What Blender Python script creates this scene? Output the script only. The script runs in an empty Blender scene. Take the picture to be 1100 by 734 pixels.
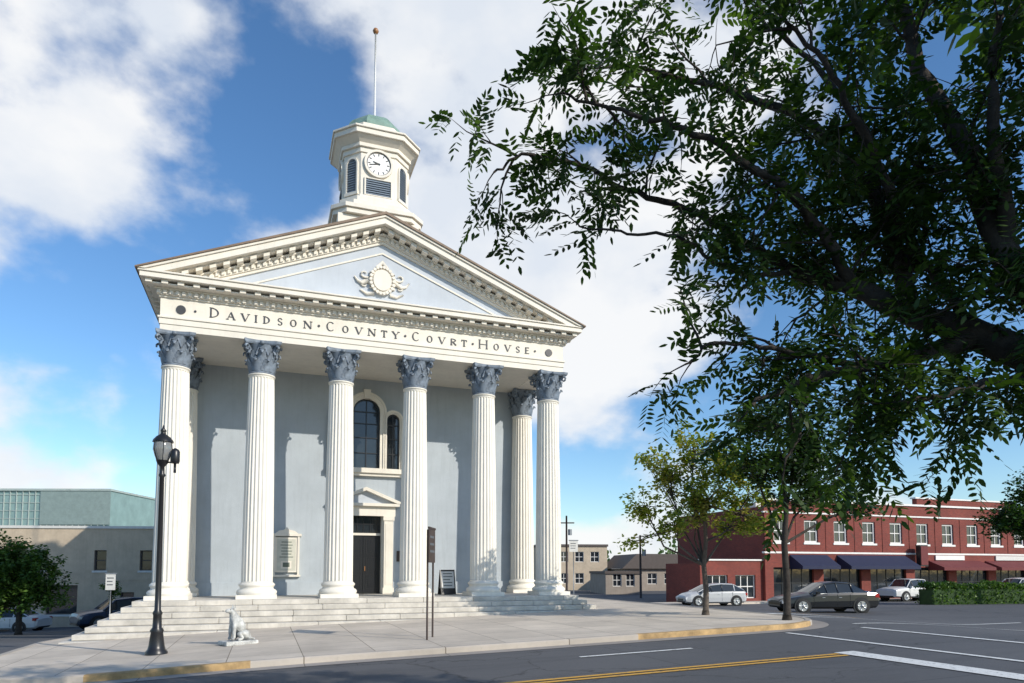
import bpy, math, random
from mathutils import Vector, Matrix
random.seed(7)
R=random.random
def U(a,b): return a+(b-a)*random.random()
sc=bpy.context.scene
sc.view_settings.view_transform='Standard'
sc.view_settings.look='None'
sc.view_settings.exposure=0
TH=math.radians(19.9); CU,SU=math.cos(TH),math.sin(TH)
OX,OY=4.1,26.3
def W(s,t): return (OX+s*CU-t*SU, OY+s*SU+t*CU)
def ST(x,y):
    dx,dy=x-OX,y-OY
    return (dx*CU+dy*SU, -dx*SU+dy*CU)
def sm(a,b,x):
    x=(x-a)/(b-a); x=max(0,min(1,x)); return x*x*(3-2*x)
def G(s,t):
    z=0.04+0.027*max(-30,min(s,3))
    z-=sm(-11,-19,s)*.1
    fr=sm(3,12,s)
    z-=fr*0.47
    z-=fr*0.03*max(0,min(t-2,24))
    z-=sm(-15.5,-19.5,s)*0.05*max(0,min(t,30))
    return z
def GW(x,y): return G(*ST(x,y))

# ---------------- materials ----------------
def newmat(name):
    m=bpy.data.materials.new(name); m.use_nodes=True
    nt=m.node_tree; p=nt.nodes['Principled BSDF']
    return m,nt,p
def N(nt,typ,**kw):
    n=nt.nodes.new(typ)
    for k,v in kw.items(): setattr(n,k,v)
    return n
def mixc(nt,a,b,fac,blend='MIX'):
    n=nt.nodes.new('ShaderNodeMix'); n.data_type='RGBA'; n.blend_type=blend
    for sock,val in ((n.inputs[6],a),(n.inputs[7],b),(n.inputs[0],fac)):
        if hasattr(val,'is_linked') or hasattr(val,'links'): nt.links.new(val,sock)
        else:
            sock.default_value = val if not isinstance(val,tuple) else (val+(1,) if len(val)==3 else val)
    return n.outputs[2]
def noise(nt,scale,detail=6,rough=.6,vec=None,dist=0):
    n=N(nt,'ShaderNodeTexNoise'); n.inputs['Scale'].default_value=scale
    n.inputs['Detail'].default_value=detail; n.inputs['Roughness'].default_value=rough
    n.inputs['Distortion'].default_value=dist
    if vec is not None: nt.links.new(vec,n.inputs['Vector'])
    return n.outputs[0]
def ramp(nt,src,stops):
    r=N(nt,'ShaderNodeValToRGB'); e=r.color_ramp.elements
    e[0].position=stops[0][0]; e[0].color=(stops[0][1],)*3+(1,)
    e[1].position=stops[1][0]; e[1].color=(stops[1][1],)*3+(1,)
    nt.links.new(src,r.inputs[0]); return r.outputs[0]
def objvec(nt,scale=(1,1,1)):
    tc=N(nt,'ShaderNodeTexCoord'); mp=N(nt,'ShaderNodeMapping'); mp.inputs['Scale'].default_value=scale
    nt.links.new(tc.outputs['Object'],mp.inputs[0]); return mp.outputs[0]
def bump(nt,p,h,strength=.3,dist=.01):
    b=N(nt,'ShaderNodeBump'); b.inputs['Strength'].default_value=strength; b.inputs['Distance'].default_value=dist
    nt.links.new(h,b.inputs['Height']); nt.links.new(b.outputs[0],p.inputs['Normal'])
def mul(nt,a,k):
    n=N(nt,'ShaderNodeMath',operation='MULTIPLY'); nt.links.new(a,n.inputs[0])
    if hasattr(k,'links'): nt.links.new(k,n.inputs[1])
    else: n.inputs[1].default_value=k
    return n.outputs[0]
def M(name,col,rough=.7,var=.18,scale=2.0,metal=0,bs=.2,fine=40,streak=0,spec=None):
    m,nt,p=newmat(name)
    v=objvec(nt)
    dark=tuple(c*(1-var*1.6) for c in col); lite=tuple(min(1,c*(1+var*.6)) for c in col)
    c=mixc(nt,dark,lite,ramp(nt,noise(nt,scale,5,.65,v),((.3,0),(.7,1))))
    if streak:
        v2=objvec(nt,(3,3,.25))
        c=mixc(nt,c,tuple(x*.62 for x in col),mul(nt,ramp(nt,noise(nt,2.2,4,.7,v2),((.5,0),(.8,1))),streak))
    nt.links.new(c,p.inputs['Base Color']); p.inputs['Roughness'].default_value=rough; p.inputs['Metallic'].default_value=metal
    if spec is not None: p.inputs['Specular IOR Level'].default_value=spec
    if bs: bump(nt,p,noise(nt,fine,2,.6,v),bs,.01)
    return m
m_white=M('cream_paint',(.78,.725,.625),.6,.06,1.5,bs=.12,streak=.28)
m_col=M('column_paint',(.79,.745,.655),.6,.06,1.2,bs=.1,streak=.3)
m_stucco=M('blue_grey_stucco',(.43,.475,.51),.85,.08,.7,bs=.4,fine=25,streak=.32)
m_tymp=M('tympanum_paint',(.52,.56,.61),.8,.06,1.0,bs=.2,streak=.2)
m_cap=M('grey_capital_paint',(.19,.23,.28),.6,.3,5,bs=.3)
m_stone=M('step_stone',(.60,.56,.49),.8,.2,1.6,bs=.4,fine=30,streak=.4)
m_roof=M('roof_metal',(.22,.15,.10),.55,.2,3)
m_copper=M('green_copper',(.22,.34,.28),.6,.2,4,streak=.3)
m_black=M('black_paint',(.015,.015,.017),.35,.1,5,bs=.05)
m_letter=M('letter_metal',(.05,.05,.055),.5,.1,5,bs=0)
m_door=M('door_paint',(.012,.013,.016),.3,.1,5,bs=0)
m_face=M('clock_face',(.85,.85,.83),.5,.02,5,bs=0)
m_louver=M('louver_paint',(.24,.29,.35),.7,.1,5,bs=0)
m_gold=M('finial',(.35,.16,.06),.4,.1,5,bs=0)
m_pole=M('pole_paint',(.7,.7,.7),.4,.05,5,bs=0)
m_steel=M('galvanised_steel',(.3,.31,.32),.45,.15,8,metal=.6,bs=.05)
m_brown=M('sign_brown',(.06,.04,.03),.6,.15,6)
m_signw=M('sign_white',(.65,.64,.6),.5,.06,6)
m_signt=M('sign_text',(.12,.13,.14),.6,.1,6,bs=0)
m_tan=M('tan_masonry',(.55,.45,.33),.85,.12,1.2,bs=.3,streak=.4)
m_tand=M('tan_masonry_dark',(.34,.29,.24),.85,.12,1.2,bs=.3,streak=.4)
m_brownroof=M('brown_trim',(.10,.08,.07),.7,.1,3)
m_whiteT=M('window_trim',(.78,.76,.72),.55,.05,3,bs=0)
m_navy=M('navy_awning',(.012,.018,.055),.8,.1,3)
m_maroon=M('maroon_awning',(.15,.03,.03),.8,.1,3)
m_bark=M('bark',(.05,.04,.032),.95,.4,9,bs=1,fine=50)
m_barkl=M('young_bark',(.12,.095,.075),.95,.3,9,bs=.8,fine=40)
m_statue=M('statue_white',(.55,.55,.52),.7,.4,7,bs=.5,fine=30)
m_tyre=M('tyre',(.02,.02,.02),.85,.1,9)
m_rim=M('rim',(.45,.46,.47),.3,.1,9,metal=.8,bs=0)
m_red=M('tail_light',(.35,.01,.01),.2,.05,9,bs=0)
m_head=M('head_light',(.7,.72,.74),.1,.05,9,bs=0)
def paint(name,col):
    m,nt,p=newmat(name); v=objvec(nt)
    c=mixc(nt,tuple(x*.8 for x in col),col,noise(nt,3,3,.6,v)); nt.links.new(c,p.inputs['Base Color'])
    p.inputs['Roughness'].default_value=.3; p.inputs['Specular IOR Level'].default_value=.35; p.inputs['Coat Weight'].default_value=.35; p.inputs['Coat Roughness'].default_value=.05
    return m
m_carblack=paint('car_black',(.006,.008,.012)); m_carsilver=paint('car_silver',(.5,.51,.52)); m_carwhite=paint('car_white',(.72,.72,.7)); m_carblue=paint('car_darkblue',(.02,.04,.09))
def glassmat(name,col,rough=.06):
    m,nt,p=newmat(name); v=objvec(nt)
    c=mixc(nt,col,tuple(x*2.2+.006 for x in col),noise(nt,.9,3,.6,v)); nt.links.new(c,p.inputs['Base Color'])
    p.inputs['Roughness'].default_value=rough; p.inputs['IOR'].default_value=1.6
    bump(nt,p,noise(nt,1.5,2,.5,v),.06,.05)
    return m
m_glass=glassmat('window_glass',(.012,.016,.02)); m_carglass=glassmat('car_glass',(.015,.018,.02),.03)
m_teal=glassmat('teal_glass',(.14,.21,.20),.4)
def globe():
    m,nt,p=newmat('lamp_globe'); v=objvec(nt)
    c=mixc(nt,(.25,.25,.24),(.42,.42,.4),noise(nt,6,4,.6,v)); nt.links.new(c,p.inputs['Base Color']); p.inputs['Roughness'].default_value=.1
    p.inputs['Transmission Weight'].default_value=.4
    return m
m_globe=globe()
def asphalt():
    m,nt,p=newmat('asphalt'); v=objvec(nt)
    a=ramp(nt,noise(nt,.12,4,.6,v),((.3,0),(.7,1)))
    c=mixc(nt,(.068,.070,.075),(.105,.105,.108),a)
    c=mixc(nt,c,(.042,.043,.047),mul(nt,ramp(nt,noise(nt,.8,5,.7,objvec(nt,(.15,1,1)),.4),((.52,0),(.7,1))),.6))
    # worn wheel paths and tar patches
    pt=N(nt,'ShaderNodeTexBrick'); pt.inputs['Scale'].default_value=1; pt.inputs['Brick Width'].default_value=11; pt.inputs['Row Height'].default_value=3.1; pt.inputs['Mortar Size'].default_value=.012
    pt.inputs['Color1'].default_value=(.86,.86,.86,1); pt.inputs['Color2'].default_value=(1.08,1.08,1.08,1); pt.inputs['Mortar'].default_value=(.4,.4,.4,1); nt.links.new(v,pt.inputs['Vector'])
    c=mixc(nt,c,pt.outputs['Color'],1.0,'MULTIPLY')
    sp=noise(nt,90,2,.7,v)
    c=mixc(nt,c,(.21,.205,.2),mul(nt,ramp(nt,sp,((.55,0),(.72,1))),.5))
    vo=N(nt,'ShaderNodeTexVoronoi',feature='DISTANCE_TO_EDGE'); vo.inputs['Scale'].default_value=.22
    nz=N(nt,'ShaderNodeTexNoise'); nz.inputs['Scale'].default_value=1.5; nz.inputs['Detail'].default_value=4; nt.links.new(v,nz.inputs['Vector'])
    mx=N(nt,'ShaderNodeVectorMath',operation='MULTIPLY_ADD'); nt.links.new(nz.outputs['Color'],mx.inputs[0]); mx.inputs[1].default_value=(1.2,1.2,0); nt.links.new(v,mx.inputs[2]); nt.links.new(mx.outputs[0],vo.inputs['Vector'])
    cr_=ramp(nt,vo.outputs['Distance'],((.0,1),(.006,0)))
    c=mixc(nt,c,(.03,.03,.031),mul(nt,cr_,.8))
    nt.links.new(c,p.inputs['Base Color']); p.inputs['Roughness'].default_value=.85
    bump(nt,p,sp,.4,.01); return m
m_asph=asphalt()
def concrete(name,base,jx,jy,jw=.012):
    m,nt,p=newmat(name); v=objvec(nt)
    c=mixc(nt,tuple(x*.74 for x in base),tuple(x*1.1 for x in base),ramp(nt,noise(nt,.5,6,.7,v),((.3,0),(.72,1))))
    br=N(nt,'ShaderNodeTexBrick'); br.offset=0; br.inputs['Scale'].default_value=1
    br.inputs['Brick Width'].default_value=jx; br.inputs['Row Height'].default_value=jy
    br.inputs['Mortar Size'].default_value=jw; br.inputs['Mortar Smooth'].default_value=.3
    br.inputs['Color1'].default_value=(.84,.84,.84,1); br.inputs['Color2'].default_value=(1,1,1,1); br.inputs['Mortar'].default_value=(.38,.36,.33,1)
    nt.links.new(v,br.inputs['Vector'])
    c=mixc(nt,c,br.outputs['Color'],1.0,'MULTIPLY')
    st=ramp(nt,noise(nt,3.5,3,.7,v),((.62,0),(.75,1)))
    c=mixc(nt,c,tuple(x*.5 for x in base),mul(nt,st,.45))
    nt.links.new(c,p.inputs['Base Color']); p.inputs['Roughness'].default_value=.9
    bump(nt,p,noise(nt,60,2,.6,v),.25,.01); return m
m_conc=concrete('pavement_concrete',(.66,.575,.47),1.5,1.5)
m_kerb=concrete('kerb_concrete',(.52,.46,.39),3.0,50,.015)
m_kerby=M('kerb_yellow_paint',(.50,.33,.15),.8,.35,2.5)
m_gut=concrete('gutter_concrete',(.38,.34,.30),3.0,50,.01)
def roadpaint(name,col):
    m,nt,p=newmat(name); v=objvec(nt)
    c=mixc(nt,col,(.14,.135,.13),ramp(nt,noise(nt,9,6,.8,v),((.53,0),(.66,1))))
    nt.links.new(c,p.inputs['Base Color']); p.inputs['Roughness'].default_value=.75; return m
m_rw=roadpaint('road_paint_white',(.72,.72,.69)); m_ry=roadpaint('road_paint_yellow',(.66,.36,.05))
m_ground=M('ground_earth',(.10,.12,.06),.95,.3,.3)
def brick():
    m,nt,p=newmat('red_brick'); tc=N(nt,'ShaderNodeTexCoord')
    sx=N(nt,'ShaderNodeSeparateXYZ'); nt.links.new(tc.outputs['Object'],sx.inputs[0])
    ad=N(nt,'ShaderNodeMath',operation='ADD'); nt.links.new(sx.outputs[0],ad.inputs[0]); nt.links.new(sx.outputs[1],ad.inputs[1])
    cb=N(nt,'ShaderNodeCombineXYZ'); nt.links.new(ad.outputs[0],cb.inputs[0]); nt.links.new(sx.outputs[2],cb.inputs[1])
    br=N(nt,'ShaderNodeTexBrick'); br.inputs['Scale'].default_value=1; br.inputs['Brick Width'].default_value=.22; br.inputs['Row Height'].default_value=.075; br.inputs['Mortar Size'].default_value=.008
    br.inputs['Color1'].default_value=(.25,.042,.028,1); br.inputs['Color2'].default_value=(.17,.03,.022,1); br.inputs['Mortar'].default_value=(.20,.10,.08,1)
    nt.links.new(cb.outputs[0],br.inputs['Vector'])
    c=mixc(nt,br.outputs['Color'],(.09,.02,.018),mul(nt,ramp(nt,noise(nt,.5,4,.6,tc.outputs['Object']),((.4,0),(.8,1))),.5))
    nt.links.new(c,p.inputs['Base Color']); p.inputs['Roughness'].default_value=.9; return m
m_brick=brick()
def leafmat(name,col,tr=.35):
    m=bpy.data.materials.new(name); m.use_nodes=True; nt=m.node_tree; p=nt.nodes['Principled BSDF']
    v=objvec(nt); c=mixc(nt,tuple(x*.6 for x in col),tuple(x*1.35 for x in col),noise(nt,4,1,.7,v))
    nt.links.new(c,p.inputs['Base Color']); p.inputs['Roughness'].default_value=.5; p.inputs['Specular IOR Level'].default_value=.35
    t=N(nt,'ShaderNodeBsdfTranslucent'); c2=mixc(nt,c,(1.2,1.4,.35),1.0,'MULTIPLY'); nt.links.new(c2,t.inputs[0])
    mx=N(nt,'ShaderNodeMixShader'); mx.inputs[0].default_value=tr
    nt.links.new(p.outputs[0],mx.inputs[1]); nt.links.new(t.outputs[0],mx.inputs[2])
    nt.links.new(mx.outputs[0],nt.nodes['Material Output'].inputs[0]); return m
m_l1=leafmat('leaf_dark',(.026,.055,.016),.4); m_l2=leafmat('leaf_mid',(.04,.08,.02),.42); m_l3=leafmat('leaf_light',(.07,.12,.028),.45)
m_y1=leafmat('leaf_yellow_green',(.30,.34,.06),.45); m_y2=leafmat('leaf_olive',(.20,.25,.05),.42); m_y3=leafmat('leaf_gold',(.38,.33,.09),.45)
m_b1=leafmat('bush_leaf',(.08,.15,.028)); m_b2=leafmat('bush_leaf_dark',(.045,.10,.022)); m_b3=leafmat('bush_leaf_light',(.12,.21,.04))

# ---------------- mesh builder ----------------
class MB:
    def __init__(s): s.v=[]; s.f=[]; s.mi=[]; s.sm=[]
    def add(s,vs,fs,m=0,smooth=False):
        o=len(s.v); s.v+= [tuple(v) for v in vs]
        for f in fs: s.f.append(tuple(i+o for i in f)); s.mi.append(m); s.sm.append(smooth)
    def box(s,x0,x1,y0,y1,z0,z1,m=0):
        v=[(x0,y0,z0),(x1,y0,z0),(x1,y1,z0),(x0,y1,z0),(x0,y0,z1),(x1,y0,z1),(x1,y1,z1),(x0,y1,z1)]
        s.add(v,[(0,3,2,1),(4,5,6,7),(0,1,5,4),(1,2,6,5),(2,3,7,6),(3,0,4,7)],m)
    def extr(s,pts,y0,y1,m=0,mat=None):
        n=len(pts); v=[(p[0],y0,p[1]) for p in pts]+[(p[0],y1,p[1]) for p in pts]
        if mat: v=[mat@Vector(a) for a in v]
        s.add(v,[tuple(range(n)),tuple(range(2*n-1,n-1,-1))]+[(i,i+n,(i+1)%n+n,(i+1)%n) for i in range(n)],m)
    def frame(s,out,inn,y0,y1,m=0,closed=False):
        n=len(out); v=[(p[0],y0,p[1]) for p in out]+[(p[0],y0,p[1]) for p in inn]+[(p[0],y1,p[1]) for p in out]+[(p[0],y1,p[1]) for p in inn]
        f=[]
        for i in range(n if closed else n-1):
            j=(i+1)%n
            f+=[(i,j,n+j,n+i),(i,2*n+i,2*n+j,j),(n+i,n+j,3*n+j,3*n+i)]
        s.add(v,f,m)
    def lathe(s,prof,seg=24,c=(0,0,0),m=0,smooth=True,cap=True,mod=None):
        v=[];f=[]
        for r,z in prof:
            for k in range(seg):
                a=2*math.pi*k/seg; rr=r if mod is None else r*mod(k)
                v.append((c[0]+rr*math.cos(a),c[1]+rr*math.sin(a),c[2]+z))
        for i in range(len(prof)-1):
            for k in range(seg):
                f.append((i*seg+k,i*seg+(k+1)%seg,(i+1)*seg+(k+1)%seg,(i+1)*seg+k))
        s.add(v,f,m,smooth)
        if cap:
            s.add(v[-seg:],[tuple(range(seg))],m); s.add(v[:seg],[tuple(range(seg-1,-1,-1))],m)
    def tube(s,pts,rad,seg=8,m=0):
        v=[];f=[]; n=len(pts); P=[Vector(p) for p in pts]
        for i,p in enumerate(P):
            d=(P[min(i+1,n-1)]-P[max(i-1,0)]).normalized()
            a=d.cross(Vector((0,0,1)))
            if a.length<.05: a=d.cross(Vector((1,0,0)))
            a.normalize(); b=d.cross(a)
            r=rad[i] if hasattr(rad,'__len__') else rad
            for k in range(seg):
                t=2*math.pi*k/seg; v.append(p+a*(r*math.cos(t))+b*(r*math.sin(t)))
        for i in range(n-1):
            for k in range(seg): f.append((i*seg+k,i*seg+(k+1)%seg,(i+1)*seg+(k+1)%seg,(i+1)*seg+k))
        f.append(tuple(range(seg))); f.append(tuple(range(n*seg-1,(n-1)*seg-1,-1)))
        s.add(v,f,m,True)
    def obj(s,name,mats,parent=None,loc=(0,0,0),rot=0):
        me=bpy.data.meshes.new(name); me.from_pydata(s.v,[],s.f)
        for m in mats: me.materials.append(m)
        me.polygons.foreach_set('material_index',s.mi); me.polygons.foreach_set('use_smooth',s.sm); me.update()
        o=bpy.data.objects.new(name,me); sc.collection.objects.link(o)
        o.location=loc; o.rotation_euler=(0,0,rot)
        if parent: o.parent=parent
        return o
def bevel(o,w=.01,seg=2):
    b=o.modifiers.new('bevel','BEVEL'); b.width=w; b.segments=seg; b.limit_method='ANGLE'; b.angle_limit=math.radians(40); return o
def root(name,loc,rot=0):
    e=bpy.data.objects.new(name,None); sc.collection.objects.link(e); e.location=loc; e.rotation_euler=(0,0,rot); e.empty_display_size=.3; return e

# ---------------- ground ----------------
def axis(segs):
    a=[]
    for lo,hi,st in segs:
        n=max(1,int(round((hi-lo)/st)))
        for i in range(n): a.append(lo+(hi-lo)*i/n)
    a.append(segs[-1][1]); return a
def sheet(mb,ss,ts,off,m=0):
    o=len(mb.v); nt_=len(ts)
    for s in ss:
        for t in ts: mb.v.append((s,t,G(s,t)+off))
    for i in range(len(ss)-1):
        for j in range(nt_-1):
            mb.f.append((o+i*nt_+j,o+(i+1)*nt_+j,o+(i+1)*nt_+j+1,o+i*nt_+j+1)); mb.mi.append(m); mb.sm.append(True)
GL=(OX,OY,0)
mb=MB(); sheet(mb,axis([(-900,-60,105),(-60,60,1.5),(60,900,105)]),axis([(-900,-30,87),(-30,50,2),(50,900,85)]),-.09); mb.obj('ground',[m_ground],None,GL,TH)
mb=MB(); sheet(mb,axis([(-70,-32,4),(-32,20,.5),(20,130,5)]),axis([(-60,-24,4),(-24,34,1),(34,60,4)]),0); mb.obj('road',[m_asph],None,GL,TH)
SL,SR,T0,T1=-18.9,2.5,-8.5,26; rl,rr=3.4,2.2
def tmin(s):
    if s<SL+rl: return T0+rl-math.sqrt(max(0,rl*rl-(s-SL-rl)**2))
    if s>SR-rr: return T0+rr-math.sqrt(max(0,rr*rr-(s-SR+rr)**2))
    return T0
ss=[SL+rl-rl*math.cos(a*math.pi/32) for a in range(16)]+axis([(SL+rl,SR-rr,.5)])+[SR-rr+rr*math.sin(a*math.pi/24) for a in range(1,13)]
mb=MB(); NT=46
for s in ss:
    a=tmin(s)
    for j in range(NT+1):
        t=a+(T1-a)*(j/NT)**1.3; mb.v.append((s,t,G(s,t)+.13))
for i in range(len(ss)-1):
    for j in range(NT):
        mb.f.append((i*(NT+1)+j,(i+1)*(NT+1)+j,(i+1)*(NT+1)+j+1,i*(NT+1)+j+1)); mb.mi.append(0); mb.sm.append(True)
pave=mb.obj('pavement',[m_conc],None,GL,TH)
path=[(SL,T1-(T1-T0-rl)*i/30) for i in range(30)]
path+=[(SL+rl-rl*math.cos(a*math.pi/24),T0+rl-rl*math.sin(a*math.pi/24)) for a in range(13)]
path+=[(SL+rl+(SR-rr-SL-rl)*i/32,T0) for i in range(1,32)]
path+=[(SR-rr+rr*math.sin(a*math.pi/20),T0+rr-rr*math.cos(a*math.pi/20)) for a in range(11)]
path+=[(SR,T0+rr+(T1-T0-rr)*i/36) for i in range(1,37)]
def kerbmesh(path,name,mats,fn,inside=1):
    mb=MB(); n=len(path); rows=[]
    for i,p in enumerate(path):
        a=Vector(path[max(i-1,0)]); b=Vector(path[min(i+1,n-1)]); d=(b-a).normalized(); nr=Vector((-d.y,d.x))*inside
        s,t=p; g=G(s,t)
        q=[(s-nr.x*.012,t-nr.y*.012,g-.06),(s-nr.x*.012,t-nr.y*.012,g+.115),(s+nr.x*.015,t+nr.y*.015,g+.142),(s+nr.x*.16,t+nr.y*.16,G(s+nr.x*.16,t+nr.y*.16)+.142),(s+nr.x*.17,t+nr.y*.17,g+.05)]
        rows.append(q)
    for i in range(n-1):
        mb.add(rows[i]+rows[i+1],[(k,k+1,k+6,k+5) for k in range(4)],fn(path[i]))
    return mb.obj(name,mats,None,GL,TH)
kerbmesh(path,'kerb',[m_kerb,m_kerby],lambda p:1 if (p[1]<-2 and ((p[0]<-13.4 and p[0]>-16.3) or (p[0]<-18.0 and p[0]>-18.8) or (p[0]>-4.2 and p[0]<1.5))) else 0)
mb=MB(); rows=[]
for i,p in enumerate(path):
    a=Vector(path[max(i-1,0)]); b=Vector(path[min(i+1,len(path)-1)]); d=(b-a).normalized(); nr=Vector((d.y,-d.x))
    s,t=p; rows.append([(s,t,G(s,t)+.008),(s+nr.x*.45,t+nr.y*.45,G(s+nr.x*.45,t+nr.y*.45)+.008)])
for i in range(len(path)-1): mb.add(rows[i]+rows[i+1],[(0,1,3,2)])
mb.obj('gutter',[m_gut],None,GL,TH)
mb=MB(); sheet(mb,axis([(12,90,2)]),axis([(17.2,22,.8)]),.13)
sheet(mb,axis([(-60,-28.5,2)]),axis([(-8,0,1),(0,60,2)]),.13)
for s in range(12,90): mb.add([(s,17.2,G(s,17.2)-.05),(s+1,17.2,G(s+1,17.2)-.05),(s+1,17.2,G(s+1,17.2)+.13),(s,17.2,G(s,17.2)+.13)],[(0,1,2,3)],0)
for t in range(-8,60): mb.add([(-28.5,t,G(-28.5,t)-.05),(-28.5,t+1,G(-28.5,t+1)-.05),(-28.5,t+1,G(-28.5,t+1)+.13),(-28.5,t,G(-28.5,t)+.13)],[(0,1,2,3)],0)
mb.obj('pavement',[m_conc],None,GL,TH)
mb=MB()
def strip(s0,s1,t0,t1,m,off=.013): 
    sheet(mb,axis([(s0,s1,.5 if s1-s0>.6 else s1-s0)]),axis([(t0,t1,1.0 if t1-t0>1.2 else t1-t0)]),off,m)
strip(-70,-2.1,-13.0,-12.88,1); strip(-70,-2.1,-12.78,-12.66,1)
for k in range(6): strip(-6.7-k*10,-4.0-k*10,-10.6,-10.48,0)
strip(-2.05,-1.55,-19,-12.55,0)
strip(2.9,14,-8.4,-8.25,0); strip(2.9,14,-5.6,-5.45,0)
strip(-.3,-.15,-19,-9.2,0); strip(2.2,2.35,-19,-9.2,0)
strip(3.2,7.6,-3.9,-3.5,0)
strip(8.2,8.32,-3.5,17,1); strip(8.45,8.57,-3.5,17,1)
strip(15,15.15,-19,-9,0);strip(18,18.15,-19,-9,0)
strip(19,19.5,-13,-9,0)
strip(20,80,-12.9,-12.78,1)
for k in range(7): strip(20+k*9,23+k*9,-10.6,-10.48,0)
strip(14,80,-8.5,-8.38,0)
for k in range(9): strip(22+k*3.2,22.12+k*3.2,11.5,17,0)
mb.obj('road_markings',[m_rw,m_ry],None,GL,TH)

# ---------------- courthouse ----------------
CH=root('courthouse',(-5.03,25.4,0),TH)
ZB=.65; HC=9.04; ZT=ZB+HC; HX=6.92
def capital(mb,z0,h,m):
    mb.lathe([(.43,0),(.45,.03),(.45,.06),(.41,.09),(.42,.4*h),(.46,.7*h),(.56,.88*h)],32,(0,0,z0),m)
    def leaf(a,r0,zb,hh,w,out):
        pts=[(r0,0),(r0+.03,hh*.35),(r0+.05,hh*.65),(r0+.11,hh*.88),(r0+out*.75,hh),(r0+out,hh*.94),(r0+out*1.02,hh*.82)]
        ws=[w*.8,w*1.0,w*1.05,w*.95,w*.75,w*.5,w*.2]
        v=[];f=[]
        ca,sa=math.cos(a),math.sin(a)
        for i,(r,z) in enumerate(pts):
            zz=-1 if i%2 else 1
            for k,q in enumerate((-1,-.55,0,.55,1)):
                rr=r-(abs(q)**1.5)*.05+(.02 if k in(1,3) else 0)
                wv=ws[i]*q*(1+.12*zz*(abs(q)==1)); v.append((rr*ca-wv*sa,rr*sa+wv*ca,z0+zb+z))
        for i in range(len(pts)-1):
            for k in range(4): f.append((i*5+k,i*5+k+1,i*5+k+6,i*5+k+5))
        mb.add(v,f,m,True)
    for k in range(8): leaf(k*math.pi/4+math.pi/8,.44,.08,.36*h,.15,.17)
    for k in range(8): leaf(k*math.pi/4,.43,.1,.62*h,.14,.21)
    for k in range(4):
        a=k*math.pi/2+math.pi/4; ca,sa=math.cos(a),math.sin(a)
        mb.tube([(.45*ca,.45*sa,z0+.5*h),(.52*ca,.52*sa,z0+.7*h),(.66*ca,.66*sa,z0+.84*h)],[.05,.05,.045],6,m)
        pts=[];rad=[]
        for j in range(14):
            ang=math.pi*.5-j*.45; q=.12*(1-j/16)
            rr=.68+q*math.cos(ang); pts.append((rr*ca,rr*sa,z0+.76*h+q*math.sin(ang))); rad.append(.05*(1-j/22))
        mb.tube(pts,rad,6,m)
        a2=k*math.pi/2; ca,sa=math.cos(a2),math.sin(a2)
        for sg in(-1,1):
            mb.tube([(.47*ca+sg*.2*-sa,.47*sa+sg*.2*ca,z0+.55*h),(.5*ca+sg*.1*-sa,.5*sa+sg*.1*ca,z0+.78*h),(.53*ca+sg*.04*-sa,.53*sa+sg*.04*ca,z0+.72*h)],[.035,.035,.02],5,m)
        mb.lathe([(.0,0),(.08,.02),(.08,.1),(.0,.13)],8,(.6*ca,.6*sa,z0+.86*h),m,True,False)
    out=[]
    for k in range(4):
        for j in range(8):
            u=j/8; x=-.62+1.24*u; d=.64-.13*math.sin(math.pi*u) 
            if j==0: x=-.56
            a=k*math.pi/2; out.append((d*math.cos(a)-x*math.sin(a),d*math.sin(a)+x*math.cos(a)))
    n=len(out)
    v=[(p[0]*q,p[1]*q,z0+z) for q,z in ((.93,h*.88),(1,h*.92),(1.02,h)) for p in out]
    f=[(i*n+k,i*n+(k+1)%n,(i+1)*n+(k+1)%n,(i+1)*n+k) for i in range(2) for k in range(n)]+[tuple(range(2*n,3*n)),tuple(range(n-1,-1,-1))]
    mb.add(v,f,m)
cm=MB()
h=1.15; zs=HC-h
cm.box(-.66,.66,-.66,.66,0,.14)
cm.lathe([(.64,.14),(.67,.19),(.67,.25),(.62,.31),(.57,.33),(.55,.38),(.57,.42),(.60,.45),(.60,.50),(.56,.54),(.53,.56)],40,(0,0,0),0)
FL=24; seg=FL*6
def fm(k): return (1.0,1.0,.955,.93,.93,.955)[k%6]
prof=[]
for i in range(11):
    q=i/10; r=.52-.09*(q**1.7); prof.append((r,.6+q*(zs-.6-.12)))
cm.lathe([(.53,.56),(.52,.6)],seg,(0,0,0),0,False,False)
cm.lathe(prof,seg,(0,0,0),0,False,False,fm)
cm.lathe([(.43,zs-.12),(.43,zs-.05),(.46,zs-.04),(.46,zs),(.42,zs+.01)],40,(0,0,0),0)
capital(cm,zs,h,1)
col0=cm.obj('column',[m_col,m_cap],CH,(-HX,0,ZB))
SP=2*HX/5
for i in range(1,6):
    o=bpy.data.objects.new('column.%03d'%i,col0.data); sc.collection.objects.link(o); o.parent=CH; o.location=(-HX+SP*i,0,ZB)
for x in(-HX,HX):
    o=bpy.data.objects.new('side_column',col0.data); sc.collection.objects.link(o); o.parent=CH; o.location=(x,3.0,ZB)
mb=MB(); 
for k in range(8):
    z1=ZB-.17*k; xl=-7.85-.24*k; x=7.75+.2*k; y=-1.1-.36*k
    xs=[xl]
    while xs[-1]<x: xs.append(min(x,xs[-1]+U(1.6,2.4)))
    if xs[-1]-xs[-2]<.5: xs.pop(-2)
    for a,b in zip(xs[:-1],xs[1:]): mb.box(a+.004,b-.004,y+U(-.006,.006),y+1.4,z1-.17,z1+U(-.003,.003)-.0015*k)
    mb.box(xl,xl+1.5,y+1.41,6.0,z1-.17,z1-.003-.002*k)
    mb.box(x-1.4,x,y+1.41,6.0,z1-.17,z1-.003-.002*k)
bevel(mb.obj('steps',[m_stone],CH),.018,2)
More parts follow.
